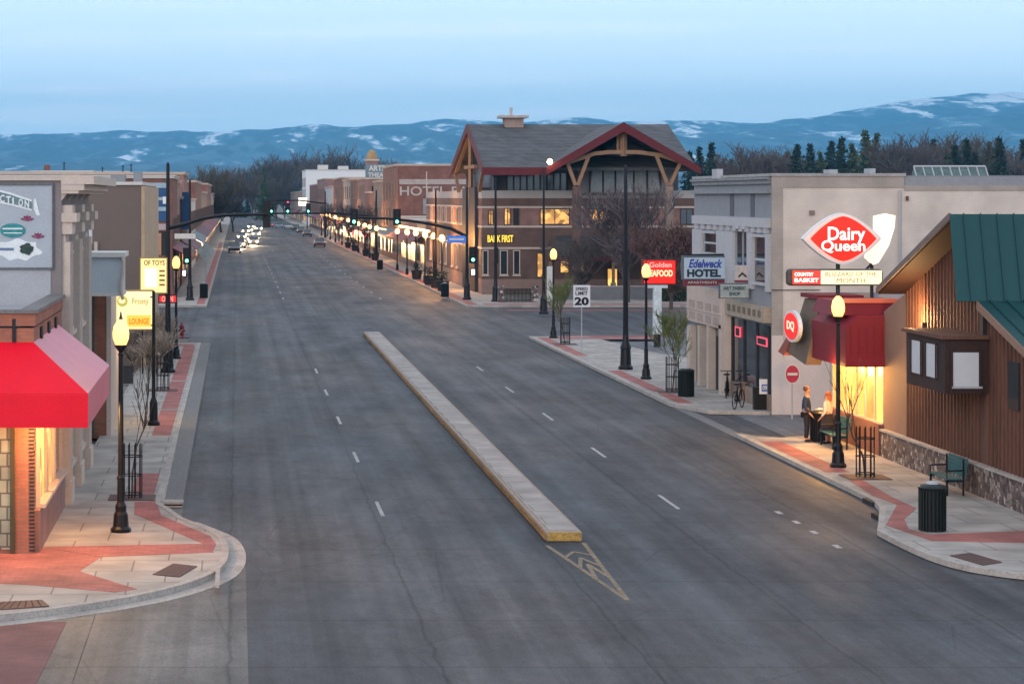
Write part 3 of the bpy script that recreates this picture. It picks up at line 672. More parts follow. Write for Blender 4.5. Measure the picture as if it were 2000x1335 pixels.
#SPLIT
# ---------------------------------------------------------------- LEFT BUILDINGS
XL = -4.56
t = thing('brick_shop', 'red brick corner shop with bright red wraparound awning', 'shop', (-10, 57, SW)); YN = 53.5; zt = ZZ(610, YN)
b = MB(); b.box(-30, XL-.001, YN, 61.99, SW-.1, zt-.35); b.build('wall', redbrick, t)
b = MB(); b.box(-30, XL+.04, YN-.04, YN+.28, zt-.30, zt-.02); b.box(XL-.28, XL+.04, YN+.281, 61.98, zt-.30, zt-.02)
for k in range(-2, 60):
    pass
b.build('parapet', redbrick, t)
b = MB(); b.box(-30, XL+.10, YN-.10, YN+.32, zt-.02, zt+.06); b.box(XL-.32, XL+.10, YN+.321, 61.98, zt-.02, zt+.06); b.build('coping', mat('dark_coping', (.16, .15, .15), .7), t)
b = MB(); b.box(-30, XL-.33, YN+.33, 61.98, zt-.34, zt-.22); b.build('roof', graylow, t)
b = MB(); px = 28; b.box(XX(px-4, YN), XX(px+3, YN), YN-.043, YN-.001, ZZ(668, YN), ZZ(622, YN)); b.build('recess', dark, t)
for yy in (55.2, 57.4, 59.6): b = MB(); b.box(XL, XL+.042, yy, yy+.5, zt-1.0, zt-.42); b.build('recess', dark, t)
AX, AY0, AY1 = -3.25, 52.1, 60.9; za, zb, zc = ZZ(768, 52.1), ZZ(835, 52.1), ZZ(668, YN)
b = MB(); th = .03
b.ext([(-30, YN, zc), (XL, YN, zc), (AX, AY0, za), (-30, AY0, za)], (0, 0, -th)); b.ext([(-30, AY0, za-.032), (AX, AY0, za-.032), (AX, AY0, zb), (-30, AY0, zb)], (0, .02, 0))
b.build('awning', redsl, t).data
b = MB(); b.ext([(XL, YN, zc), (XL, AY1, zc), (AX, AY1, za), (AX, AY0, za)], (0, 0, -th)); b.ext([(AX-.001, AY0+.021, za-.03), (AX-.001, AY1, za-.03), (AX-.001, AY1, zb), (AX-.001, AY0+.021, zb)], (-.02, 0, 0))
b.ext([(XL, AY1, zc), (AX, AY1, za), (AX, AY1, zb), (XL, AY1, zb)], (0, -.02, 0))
sky_glare = mat('sky_glare_pink_vinyl', (.62, .16, .20), .45, .12, 1, .15, spec=.5)  # same red vinyl as the front; sky glare painted in as pink
o = b.build('awning', sky_glare, t); o['label'] = 'street side of the red awning coloured pink for sky glare'
b = MB()   # glass block window at the corner
x1 = XX(20, YN); b.box(-12, x1, YN-.05, YN-.002, SW+.1, ZZ(840, YN)+.3); o = b.build('window', brick('glass_block', (.26, .28, .22), (.20, .23, .19), (.09, .085, .07), bw=.3, rh=.3, rough=.25, var=.35), t)
b = MB(); b.box(x1, x1+.10, YN-.08, YN-.002, SW, ZZ(840, YN)+.3); b.build('window_frame', mat('olive_frame', (.05, .045, .02), .6), t)
b = MB()
for k in range(34): b.box(XL-.10, XL+.02, YN-.02, YN+.05, SW+.05+k*.085, SW+.09+k*.085)
b.build('quoin', dark, t)
b = MB(); b.box(XL, XL+.12, YN+.2, 61.5, SW, SW+.95); b.build('plinth', pinkbrick, t)
for i, yy in enumerate((54.2, 56.6, 59.0)):
    b = MB(); b.box(XL, XL+.02, yy, yy+1.9, SW+1.05, SW+2.8); b.box(XL, XL+.09, yy-.1, yy, SW+1.0, SW+2.9, 1); b.box(XL, XL+.09, yy+1.9, yy+2.0, SW+1.0, SW+2.9, 1); b.box(XL, XL+.22, yy-.15, yy+2.05, SW+.951, SW+1.04, 1)
    b.build('window', [(glow2, glow, glass)[i], cream], t)
lamp(t, (-3.9, 52.8, 3.0), 190, (1, .55, .20), .2); lamp(t, (-7.0, 52.8, 3.0), 160, (1, .55, .20), .2); lamp(t, (-4.0, 56.5, 3.0), 130, (1, .55, .2), .2)

# grey building with mural
YG = 62.0; zt = ZZ(345, YG)
t = thing('grey_building', 'tall grey stucco building with painted sign panel and cream pilasters behind the awning shop', 'building', (-10, 67, SW))
b = MB(); b.box(-40, XL, YG, 73.5, SW-.1, zt-.1); b.build('wall', grayw, t)
b = MB(); b.box(-40, XL+.02, YG-.08, YG+.3, zt-.1, zt); b.box(XL-.3, XL+.02, YG+.301, 73.5, zt-.1, zt); b.build('coping', cream, t)
b = MB(); b.box(-40, XX(99, YG), YG-.02, YG-.001, ZZ(598, YG), ZZ(524, YG)); b.build('painted_base', graylow, t)
b = MB(); b.box(-40, XX(104, YG), YG-.06, YG-.001, ZZ(524, YG), ZZ(358, YG)); pn = b.build('sign_panel', mat('mural_grey', (.36, .40, .45), .7, .1, 1), t)
b = MB(); b.box(-40, XX(104, YG), YG-.09, YG-.061, ZZ(526, YG), ZZ(522, YG)); b.box(-40, XX(104, YG), YG-.09, YG-.061, ZZ(362, YG), ZZ(356, YG)); b.box(XX(102, YG), XX(104.5, YG), YG-.092, YG-.061, ZZ(522, YG), ZZ(362, YG)); b.build('panel_frame', mat('frame_grey', (.12, .12, .13), .7), t)
def Q(px, py, y=YG-.065): return (XX(px, y), y, ZZ(py, y))
rib = mat('mural_white', (.66, .70, .72), .7, .1, 4); tealp = mat('mural_teal', (.03, .22, .24), .6, .3, 4); plum = mat('mural_plum', (.22, .04, .10), .7, .3, 5); darkg = mat('mural_dark', (.03, .06, .05), .7, .4, 6)
b = MB()
top = [(-45, 361), (-20, 366), (0, 371), (20, 376), (40, 383), (62, 390)]; bot = [(62, 412), (40, 406), (20, 401), (0, 397), (-20, 393), (-45, 390)]
for k in range(5):
    b.ext([Q(*top[k]), Q(*top[k+1]), Q(*bot[4-k]), Q(*bot[5-k])], (0, -.012, 0))
b.ext([Q(66, 388), Q(70, 388), Q(78, 420), Q(72, 421), Q(66, 408)], (0, -.012, 0)); b.build('ribbon', rib, pn)
b = MB()
for k in range(5):
    def inn(p, d): return (p[0], p[1]+d)
    b.ext([Q(*inn(top[k], 4), y=YG-.08), Q(*inn(top[k+1], 4), y=YG-.08), Q(*inn(bot[4-k], -4), y=YG-.08), Q(*inn(bot[5-k], -4), y=YG-.08)], (0, -.006, 0))
b.build('ribbon_fill', mat('mural_slate', (.13, .20, .22), .7, .3, 5), pn)
for i, ch in enumerate('AUCTION'):
    px = -24+i*12.0; py = 374+(px+24)*.22+1; y = YG-.088
    text(ch, pn, rib, XX(px, y), XX(px+(9 if ch != 'I' else 3), y), ZZ(py+15, y), ZZ(py, y), y, bold=.03)
b = MB(); pts = [Q(25+25*math.cos(a/12*math.pi), 450+14*math.sin(a/12*math.pi)) for a in range(24)]; b.ext(pts, (0, -.015, 0)); b.build('teal_emblem', tealp, pn)
b = MB(); b.ext([Q(5, 445, YG-.085), Q(44, 445, YG-.085), Q(44, 448, YG-.085), Q(5, 448, YG-.085)], (0, -.005, 0)); b.ext([Q(7, 454, YG-.085), Q(43, 454, YG-.085), Q(43, 456, YG-.085), Q(7, 456, YG-.085)], (0, -.005, 0)); b.build('emblem_lines', rib, pn)
for (cx, cy) in ((53, 428), (74, 462)):
    b = MB()
    for a in (-2.6, -2.0, -1.57, -1.1, -.5): b.ext([Q(cx, cy+4), Q(cx+12*math.cos(a-.22), cy+4+12*math.sin(a-.22)*.8), Q(cx+15*math.cos(a), cy+4+15*math.sin(a)*.8), Q(cx+12*math.cos(a+.22), cy+4+12*math.sin(a+.22)*.8)], (0, -.01, 0))
    b.build('flower', plum, pn)
b = MB(); pts = [Q(35+(44+6*math.sin(5*a))*math.cos(a), 488+(20+3*math.sin(7*a))*math.sin(a), YG-.0635) for a in [k*6.283/40 for k in range(40)]]; b.ext(pts, (0, -.003, 0)); b.build('cloud', rib, pn)
b = MB(); pts = [Q(52+13*math.cos(a/8*math.pi)*(1+.15*math.sin(a*3)), 486+11*math.sin(a/8*math.pi)*(1+.2*math.cos(a*2)), YG-.07) for a in range(16)]; b.ext(pts, (0, -.02, 0)); b.build('garden_scene', darkg, pn)
b = MB(); b.ext([Q(-20, 484, YG-.07), Q(27, 484, YG-.07), Q(27, 489, YG-.07), Q(-20, 489, YG-.07)], (0, -.01, 0)); b.build('small_lettering', mat('mural_blue', (.12, .18, .30), .7), pn)
# street facade: pilasters, cornice
for (y0, y1) in ((62.1, 63.2), (66.0, 67.2), (70.2, 71.4)):
    b = MB(); d = .22; b.box(XL, XL+.10, y0, y1, SW, ZZ(455, 64))
    for k in range(4): yy = y0+k*(y1-y0)/3.6; b.box(XL+.10, XL+d, yy, yy+.14, SW+.6, ZZ(470, 64))
    b.box(XL, XL+d+.05, y0-.05, y1+.05, SW, SW+.6); b.box(XL, XL+d+.06, y0-.06, y1+.06, ZZ(455, 64), ZZ(432, 64)); b.box(XL, XL+d+.18, y0-.12, y1+.12, ZZ(432, 64), ZZ(415, 64)); b.box(XL, XL+d+.06, y0, y1, ZZ(415, 64), ZZ(400, 64)); b.build('pilaster', cream, t)
b = MB()
for i, (z0, z1, d) in enumerate(((ZZ(378, 62), ZZ(372, 62), .45), (ZZ(372, 62)+.002, ZZ(360, 62), .6), (ZZ(360, 62)+.002, zt+.02, .85))): b.box(XL, XL+d, 61.9-i*.02, 73.4, z0, z1)
for yy in (62.0, 64.5, 67, 69.5, 72): b.ext([(XL, yy, 8.05), (XL+.5, yy, 8.72-.0), (XL, yy, 8.72)], (0, .3, 0))
b.build('cornice', cream, t); 
windows(t, 'R', XL, [(63.7, 65.7, SW+.9, 3.2), (67.6, 69.8, SW+.9, 3.2), (63.7, 65.7, 4.6, 6.6), (67.6, 69.8, 4.6, 6.6)], cream, glass)

# building with projecting canopy
t = thing('canopy_shop', 'low shop with pale blue grey boxed canopy left of the street', 'shop', (-8, 77, SW))
b = MB(); b.box(-30, -4.95, 73.51, 79.5, SW-.1, 5.4); b.build('wall', mat('blue_grey_wall', (.22, .24, .26), .8), t)
b = MB(); y = 77; b.box(-5.9, XX(238, y), y, 79.4, ZZ(572, y), ZZ(502, y)); b.build('canopy', mat('pale_blue_metal', (.42, .47, .50), .6, .12, .8), t)
b = MB(); b.box(-6.0, XX(241, y)+.06, y-.12, 79.45, ZZ(502, y), ZZ(493, y)); b.box(-6.0, XX(240, y), y-.05, 79.43, ZZ(578, y), ZZ(572, y)-.002); b.build('canopy_cornice', offwhite, t)
b = MB()
for k in range(5): b.tube([(XX(236, y)+.04*math.sin(k*1.3)+.06, y-.10, ZZ(500+k*17, y)), (XX(236, y)+.04*math.sin(k*1.3+1.3)+.06, y-.10, ZZ(500+k*17+17, y))], .05, 6)
b.build('scroll_trim', cream, t)
t2 = thing('rooftop_sign', 'narrow white upright sign standing on the canopy shop roof', 'sign', (XX(172, 78), 78, 5.4))
b = MB(); b.box(XX(163, 78), XX(180, 78), 77.7, 78.0, ZZ(476, 78), ZZ(400, 78)); b.build('panel', white, t2)
b = MB(); b.box(XX(161, 78), XX(178, 78), 77.75, 78.05, 5.4, ZZ(477, 78)); b.build('base', dark, t2)
# brick pier building
t = thing('brick_building', 'low red brick building with tan corner strip beside the vacant lot', 'building', (-8, 84, SW)); y = 80; zt = ZZ(565, y)
b = MB(); b.box(-20, XX(208, y), y, 88.2, SW-.1, zt); b.build('wall', oldbrick if False else redbrick, t)
b = MB(); b.box(XX(208, y), XX(217, y), y-.03, 88.2, SW-.1, zt+.05); b.build('corner_strip', cream, t)
b = MB(); b.box(-20, XX(209, y), y-.05, 88.2, zt+.001, zt+.12); b.build('coping', curbm, t)
b = MB(); b.box(-7.2, XX(185, y), y-.06, y-.001, SW, zt-.05); b.build('shutter', mat('dark_olive_shutter', (.10, .10, .085), .7, .2, 2, stretch=(6, 6, .3)), t)
# brown building
YB = 112; zt = ZZ(355, YB)
t = thing('brown_building', 'plain brown stucco building with white roof edge behind the vacant lot', 'building', (-12, 120, SW)); xr = XX(276, YB)
b = MB(); b.box(-32, xr, YB, 132, -.1, zt-.15); b.build('wall', brownw, t)
b = MB(); b.box(-32, xr+.05, YB-.1, 132, zt-.15, zt); b.build('coping', offwhite, t)
b = MB(); b.box(xr+.001, xr+.16, YB-.06, 132, 0, zt-.2); b.build('corner_strip', mat('tan_strip', (.42, .30, .20), .7), t)
b = MB(); b.box(xr-1.6, xr-.9, YB+3, YB+4, zt, zt+.35); b.box(xr-.5, xr-.1, YB+3, YB+4, zt, zt+.5); b.build('roof_vent', roofm, t)
b = MB(); b.tube([(XX(188, YB), YB-.1, ZZ(472, YB)), (XX(188, YB), YB-.1, ZZ(500, YB))], .1, 6); b.build('downspout', cream, t)
b = MB(); b.box(-25, -4.45, 90, 90.15, .05, .2); 
# lit signs on the left
x, y = S(300, 830)
t = thing('sign_post', 'black post carrying the lit yellow sign above the left pavement', 'sign post', (x, y, SW))
b = MB(); b.lathe(x, y, [(.22, SW), (.22, SW+.1), (.15, SW+.2), (.14, SW+.8), (.07, SW+1.0), (.055, ZZ(568, y))], 12); b.build('pole', black, t)
b = MB(); b.tube([(x, y, ZZ(580, y)), (x-.12, y, ZZ(580, y))], .03, 6); b.tube([(x, y, ZZ(635, y)), (x-.12, y, ZZ(635, y))], .03, 6); b.build('bracket', black, t)
def lightbox(name, label, px0, px1, py0, py1, y, face, frame, d=.25):
    t = thing(name, label, 'sign', (XX((px0+px1)/2, y), y, ZZ(py1, y)))
    b = MB(); b.box(XX(px0, y), XX(px1, y), y, y+d, ZZ(py1, y), ZZ(py0, y)); b.build('cabinet', frame, t)
    e_ = .05; b = MB(); b.box(XX(px0, y)+e_, XX(px1, y)-e_, y-.012, y-.001, ZZ(py1, y)+e_, ZZ(py0, y)-e_); b.build('face', face, t); return t
litw = emit('lit_cream', (1, .80, .42), 1.25); lity = emit('lit_yellow', (1, .66, .10), 1.0); goldf = mat('gold_frame', (.40, .26, .08), .5)
def tx(t, s, m, px0, px1, py0, py1, y, **k): return text(s, t, m, XX(px0, y), XX(px1, y), ZZ(py1, y), ZZ(py0, y), y, **k)
t = lightbox('lit_sign', 'lit white and yellow box sign with round emblem behind the left lamp', 219, 300, 566, 645, y, litw, goldf); yf = y-.02
b = MB(); disc(b, XX(239, yf), ZZ(588, yf), .19, .19, yf, .006); b.build('emblem', emit('emblem_olive', (.62, .58, .12), .7), t)
b = MB(); disc(b, XX(238, yf), ZZ(587, yf), .12, .10, yf-.008, .006); b.build('emblem_centre', litw, t)
tx(t, 'Frosty', emit('letters_olive', (.65, .55, .20), .6), 258, 291, 582, 597, yf, bold=.03)
b = MB(); b.box(XX(248, yf), XX(295, yf), yf-.006, yf, ZZ(638, yf), ZZ(615, yf)); b.build('yellow_band', lity, t)
tx(t, 'LOUNGE', emit('letters_amber', (.85, .30, .01), .8), 252, 291, 621, 633, yf-.012, bold=.04)
y2 = 108
lamp(t, (XX(262, y), y+.7, 4.0), 160, (1, .62, .22), .5)
t = lightbox('lit_sign', 'large lit yellow board with letters beside the tall left mast', 273, 327, 503, 573, y2, emit('lit_gold', (1, .74, .28), 1.15), goldf); yf = y2-.02
tx(t, 'OF TOYS', mat('sign_brown', (.25, .16, .05), .6), 281, 322, 508, 518, yf, bold=.03)
b = MB(); b.box(XX(283, yf), XX(306, yf), yf-.005, yf, ZZ(560, yf), ZZ(524, yf)); b.build('white_patch', emit('lit_white', (1, .93, .75), 1.6), t)
for k in range(4):
    b = MB(); b.box(XX(311, yf), XX(322, yf), yf-.005, yf, ZZ(531+k*9, yf), ZZ(527+k*9, yf)); b.build('small_line', MATS['sign_brown'], t)
b = MB(); b.box(XX(277, y2), XX(280, y2), y2+.02, y2+.1, 0, ZZ(573, y2)); b.build('post', black, t)
y3 = 109.5
t = lightbox('lit_sign', 'small red neon sign low behind the tall left mast', 309, 346, 575, 592, y3, emit('neon_red_dim', (.8, .03, .03), .8), dark)
tx(t, 'OPEN', emit('neon_pink', (1, .35, .30), 1.6), 316, 338, 578, 589, y3-.02, bold=.02)
b = MB(); b.box(XX(326, y3), XX(328, y3), y3+.02, y3+.1, 0, ZZ(592, y3)); b.build('post', black, t)
# hydrant, planters
x, y = S(355, 661)
t = thing('fire_hydrant', 'dark red fire hydrant at the corner right of the left masts', 'hydrant', (x, y, SW))
b = MB(); b.lathe(x, y, [(.17, SW), (.17, SW+.06), (.12, SW+.1), (.12, SW+.6), (.15, SW+.62), (.13, SW+.74), (.04, SW+.84), (.035, SW+.9)], 12); b.build('barrel', mat('hydrant_red', (.22, .015, .03), .5), t)
for s_ in (-1, 1): b = MB(); b.tube([(x, y, SW+.45), (x+s_*.2, y, SW+.45)], .06, 8); b.build('outlet', MATS['hydrant_red'], t)
x, y = S(200, 818)
t = thing('planter_box', 'dark brown wooden planter box under the end of the pink awning side', 'planter', (x, y, SW)); b = MB(); b.box(x-.3, x+.3, y-.3, y+.3, SW, SW+.55); b.box(x-.34, x+.34, y-.34, y+.34, SW+.55, SW+.62); b.build('box', mat('dark_wood', (.05, .02, .015), .7), t)
b = MB(); b.box(x-.27, x+.27, y-.27, y+.27, SW+.621, SW+.64); b.build('soil', dark, t)
x, y = S(247, 748)
t = thing('sandwich_board', 'small dark sandwich board on the pavement behind the left lamp', 'sandwich board', (x, y, SW))
for s_ in (-1, 1): b = MB(); b.ext([(x-.28, y+s_*.25, SW), (x+.28, y+s_*.25, SW), (x+.28, y+s_*.02, SW+.75), (x-.28, y+s_*.02, SW+.75)], (0, .025*s_, 0)); b.build('board', dark, t)
# signs on posts
def post_sign(px, py, pxs, cy, wpx, hpx, label, name='road_sign', shape='rect', face=white, back=graylow, rad=.03, zoff=SW):
    x, y = S(px, py, zoff); t = thing(name, label, 'road sign', (x, y, zoff)); zc_ = ZZ(cy, y)
    b = MB(); b.lathe(x, y, [(rad, zoff), (rad, zc_+(hpx/2+2)*y/F*.9)], 6); b.build('post', graylow, t)
    hw, hh = wpx/2*y/F, hpx/2*y/F; xs = XX(pxs, y); b = MB()
    if shape == 'rect': pts = [(xs-hw, y-.05, zc_-hh), (xs+hw, y-.05, zc_-hh), (xs+hw, y-.05, zc_+hh), (xs-hw, y-.05, zc_+hh)]
    elif shape == 'diamond': pts = [(xs, y-.05, zc_-hh), (xs+hw, y-.05, zc_), (xs, y-.05, zc_+hh), (xs-hw, y-.05, zc_)]
    else: pts = [(xs+hw*math.cos(a*math.pi/12), y-.05, zc_+hh*math.sin(a*math.pi/12)) for a in range(24)]
    b.ext(pts, (0, .02, 0)); b.build('plate', face, t); return t, x, y, xs, zc_, hw, hh
t, x, y, xs, zc_, hw, hh = post_sign(1136, 690, 1136, 578, 33, 43, 'white speed limit sign reading 20 on a thin post', face=mat('sign_white', (.62, .63, .65), .5, .05))
tx(t, 'SPEED', black, 1124, 1148, 561, 567, y-.06, bold=.02); tx(t, 'LIMIT', black, 1124, 1148, 569, 576, y-.06, bold=.02); tx(t, '20', black, 1122, 1150, 580, 596, y-.06, bold=.04)
post_sign(402, 572, 402, 491, 36, 40, 'pale back of a diamond warning sign on the left pavement', shape='diamond', face=mat('sign_back', (.38, .42, .40), .5))
t, x, y, xs, zc_, hw, hh = post_sign(1547, 818, 1547, 730, 26, 34, 'red and white round do not enter sign at the alley', shape='round', face=mat('sign_dull_red', (.42, .03, .06), .5))
b = MB(); b.box(xs-hw*.75, xs+hw*.75, y-.075, y-.055, zc_-hh*.14, zc_+hh*.14); b.build('white_bar', offwhite, t)
b = MB(); pts = [(xs+hw*1.12*math.cos(a*math.pi/12), y-.045, zc_+hh*1.12*math.sin(a*math.pi/12)) for a in range(24)]; b.ext(pts, (0, .01, 0)); b.build('rim', offwhite, t)
# left far buildings
def block(name, label, cat, x0, x1, y0, y1, h, wm, trim, front=None, side=None, sidewall=None, group=None, z0=-.1, corn=.25):
    t = thing(name, label, cat, ((x0+x1)/2, (y0+y1)/2, 0), group)
    b = MB(); b.box(x0, x1, y0, y1, z0, h-corn); b.build('wall', wm, t)
    b = MB(); b.box(x0-.12, x1+.12, y0-.12, y1-.01, h-corn, h-corn*.4); b.box(x0-.2, x1+.2, y0-.2, y1-.01, h-corn*.4+.001, h); b.build('cornice', trim, t)
    if front: 
        rows, cols, ww, hh_ = front
        for r_ in range(rows):
            cells = []
            for c_ in range(cols):
                cx_ = x0+(x1-x0)*(c_+.5)/cols; zz = 4.5+r_*3.4
                if zz+hh_ < h-.3: cells.append((cx_-ww/2, cx_+ww/2, zz, zz+hh_))
            windows(t, 'F', y0, cells, dimtrim, [glass, glass, dimglow], mull=False)
    if side:
        rows, cols, ww, hh_ = side; sd_ = 'L' if x0 > 0 else 'R'; pl = x0 if x0 > 0 else x1
        for r_ in range(rows):
            cells = []
            for c_ in range(cols):
                cy_ = y0+(y1-y0)*(c_+.5)/cols; zz = 4.6+r_*3.4
                if zz+hh_ < h-.3: cells.append((cy_-ww/2, cy_+ww/2, zz, zz+hh_))
            windows(t, sd_, pl, cells, dimtrim, glass, mull=False, fw=.1)
        nb = max(2, int((y1-y0)/6)); wd = (y1-y0-.8)/nb
        for q_ in range(nb):
            a_ = y0+.4+q_*wd; b = MB(); b.fb(sd_, pl, a_+.35, a_+wd*.55, .9, 3.0, .0, .05); b.fb(sd_, pl, a_+wd*.6, a_+wd-.35, .9, 3.0, .0, .05, 1)
            b.build('shop_window', [random.choice([glass, dimglow, glass, glow]), random.choice([glass, glass, dimglow])], t)
        b = MB(); a0 = Vector((pl, 0, 0)); dx = -1.5 if sd_ == 'L' else 1.5
        b.ext([(pl, y0+.3, 4.1), (pl+dx, y0+.3, 3.3), (pl+dx, y0+.3, 3.0), (pl+dx*.97, y0+.3, 3.0), (pl+dx*.97, y0+.3, 3.27), (pl, y0+.3, 4.05)], (0, y1-y0-.6, 0))
        b.build('awning', random.choice([maroon, dgreen, brownw, redtrim, maroon]), t)
    return t
t = block('blue_sign_building', 'building with big dark blue and white painted boards across the cross street', 'building', -24, -5.1, 190, 205, ZZ(342, 190), oldbrick, offwhite, None, (1, 4, 1.2, 1.8))
y = 190; blues = mat('board_blue', (.02, .075, .19), .6, .3, 1); ltb = mat('board_pale', (.30, .40, .47), .7, .2, 1)
b = MB(); b.box(XX(281, y), XX(329, y), y-.1, y-.001, ZZ(432, y), ZZ(368, y)); b.build('blue_board', blues, t)
for (p0, p1, m_) in ((357, 367, ltb), (385, 391, ltb), (404, 412, ltb), (437, 449, mat('board_pinkish', (.45, .33, .34), .7))):
    b = MB(); b.box(XX(283, y), XX(328, y), y-.13, y-.101, ZZ(p1, y), ZZ(p0, y)); b.build('board_stripe', m_, t)
b = MB(); b.box(XX(318, y), XX(328, y), y-.14, y-.101, ZZ(398, y), ZZ(384, y)); b.build('board_mark', white, t)
b = MB(); b.box(XX(283, y), XX(325, y), y-.06, y-.001, ZZ(498, y), ZZ(452, y)); b.build('shop_window', dark, t)
b = MB(); b.box(XX(308, y), XX(315, y), y-.09, y-.061, ZZ(498, y), ZZ(455, y)); b.build('door', mat('orange_door', (.45, .22, .12), .6), t)
specs = [(205.1, 218, 9.6, tanbrick), (218.1, 233, 8.2, oldbrick), (233.1, 252, 10.6, pinkbrick), (252.1, 290, 8.0, offwhite), (290.1, 340, 10.2, oldbrick), (340.1, 400, 9.0, tanbrick), (400.1, 470, 10.5, oldbrick), (470.1, 560, 9, whitebrick2), (560.1, 700, 11, oldbrick)]
nm = ['tan brick shop directly behind the blue board building', 'low dark brick shop second behind the blue boards', 'tall pinkish brick block on the far left side', 'low pale shop on the far left side', 'dark brick block beyond the pale far left shop', 'tan brick block near the left end of the street', 'tallest dark brick block near the left end', 'weathered pale block close to the left end of the street', 'last dark brick block on the left side']
for (a, c, h, m_), lab in zip(specs, nm): block('brick_block', lab, 'building', -26, -5.0-(.2 if int(a) % 2 else 0), a, c, h, m_, cream, (1, 6, 1.2, 1.8) if h > 9 else None, (1, max(3, int((c-a)/5)), 1.3, 1.9), group='shops along the far left side')
b = MB(); b.box(-5.0, -4.3, 218, 218.3, 5.2, 8.6); tag(b.build('blade_sign', blues), 'tall blue blade sign on the far left side', 'sign')
# low roofs behind the left buildings
for i, (px0, px1, top, Y, m_, lab) in enumerate(((-150, 60, 340, 280, pinkbrick, 'low roof line far left behind the mural building'), (60, 180, 333, 330, oldbrick, 'dark brick roof line behind the mural building'), (180, 345, 338, 420, oldbrick, 'long dark red roof behind the brown building'), (-60, 250, 334, 640, offwhite, 'pale far roof line at the foot of the left mountains'))):
    block('far_building', lab, 'building', XX(px0, Y), XX(px1, Y) if px1 < 400 else -30, Y, Y+18, ZZ(top, Y), m_, offwhite, (3, 8, 1.2, 1.6), group='far roofs on the left')
Y = 330; b = MB(); b.box(XX(86, Y), XX(97, Y), Y, Y+1, 11, ZZ(322, Y)); tag(b.build('chimney', oldbrick), 'small red brown chimney on the far left roofs', 'chimney')
for px, h in ((125, 316), (240, 322), (256, 320), (200, 326)):
    Y = 345; b = MB(); b.tube([(XX(px, Y), Y, 5), (XX(px, Y), Y, ZZ(h, Y))], .09, 5); b.tube([(XX(px-4, Y), Y, ZZ(h+3, Y)), (XX(px+4, Y), Y, ZZ(h+3, Y))], .05, 4); tag(b.build('roof_antenna', black), f'thin roof antenna {dict([(125, "nearest the left chimney"), (240, "left of the pair over the brown building"), (256, "right of the pair over the brown building"), (200, "at the left end of the brown building roof")])[px]}', 'antenna', 'roof antennas')
#SPLIT
# ---------------------------------------------------------------- RIGHT BUILDINGS
XR = 20.04
def fY(px): return YY(px, XR)
# hotel
YH = fY(1510); YHE = fY(1356); zt = ZZ(340, YH)
t = thing('hotel', 'two storey grey hotel with decorated parapet and large pale painted side wall', 'hotel', (27, 97, SW))
b = MB(); b.box(XR, 34.5, YH, YHE, -.1, zt-.1); b.build('wall', hotelg, t)
x2 = XX(1765, YH)
b = MB(); b.box(XR+.35, x2, YH-.03, YH-.001, .03, ZZ(366, YH)); b.build('side_wall', whitebrick, t)
b = MB(); b.box(XR-.06, XR+.34, YH-.08, YH-.001, .03, ZZ(366, YH)-.001); b.box(XR-.06, x2, YH-.08, YH-.001, ZZ(366, YH), zt-.08); b.build('side_band', whitebrick2, t)
b = MB(); b.box(XR-.1, x2+.05, YH-.13, YH+.25, zt-.08, zt+.03); b.box(XR-.1, XR+.25, YH+.251, YHE, zt-.08, zt+.03); b.build('coping', mat('coping_grey', (.30, .29, .29), .7), t)
b = MB(); b.box(XR+.26, 34.5, YH+.26, YHE, zt-.099, zt-.05); b.build('roof', roofm, t)
b = MB(); b.box(x2, 36, YH-.02, YH+.3, .03, ZZ(372, YH)); o = b.build('side_wall', whitebrick, t)
b = MB(); b.box(x2, 36, YH-.06, YH+.35, ZZ(372, YH), ZZ(362, YH)); b.build('coping', whitebrick2, t)
b = MB(); b.box(XR-.07, XR+.36, YH-.10, YH-.081, .03, ZZ(655, YH)); b.box(XR+.361, XX(1620, YH), YH-.10, YH-.031, .03, ZZ(700, YH)); b.build('painted_base', mat('pink_white_paint', (.55, .47, .44), .8, .08), t)
def pf(b, px0, px1, z0, z1, d0, d1, m=0): b.fb('L', XR, fY(px1), fY(px0), z0, z1, d0, d1, m)
zz = lambda py, px=1450: ZZ(py, fY(px))
b = MB(); pf(b, 1357, 1506, zz(352), zt-.1, 0, .22); pf(b, 1357, 1506, zz(360), zz(352)-.01, 0, .12); pf(b, 1357, 1506, zz(378), zz(370), 0, .18); b.build('cornice', mat('cornice_grey', (.22, .23, .25), .7), t)
b = MB()
for px in (1427, 1467): pf(b, px, px+7, zz(422), zz(379), .0, .03)
b.build('recess', mat('slate_shade', (.10, .105, .13), .8), t)
b = MB(); pf(b, 1357, 1506, zz(442), zz(424), 0, .14); 
for k in range(12):
    px = 1360+k*12.3; b.fb('L', XR, fY(px+7), fY(px), zz(452), zz(442)-.001, 0, .10)
pf(b, 1357, 1374, zz(560), zz(453), 0, .12); pf(b, 1404, 1436, zz(560), zz(453), 0, .12); pf(b, 1464, 1474, zz(560), zz(453), 0, .12); pf(b, 1500, 1507, zz(560), zz(453), 0, .12)
b.build('pale_trim', hotell, t)
for i, (p0, p1, a, c) in enumerate(((1378, 1402, 500, 460), (1441, 1449, 525, 447), (1454, 1461, 525, 447), (1476, 1499, 545, 460))):
    b = MB(); pf(b, p0, p1, zz(a), zz(c), .0, .02, 1); pf(b, p0, p1, zz(c), zz(c)+.1, .0, .16); pf(b, p0, p1, zz(a)-.1, zz(a), .0, .2)
    if i in (0, 3): pf(b, p0, p1, (zz(a)+zz(c))/2-.04, (zz(a)+zz(c))/2+.04, .02, .05)
    b.build('window', [hotell, glass], t)
b = MB(); pf(b, 1357, 1425, zz(633, 1390), zz(562, 1390), .0, .35); o = b.build('sign_board', pinkbd, t)
b = MB()
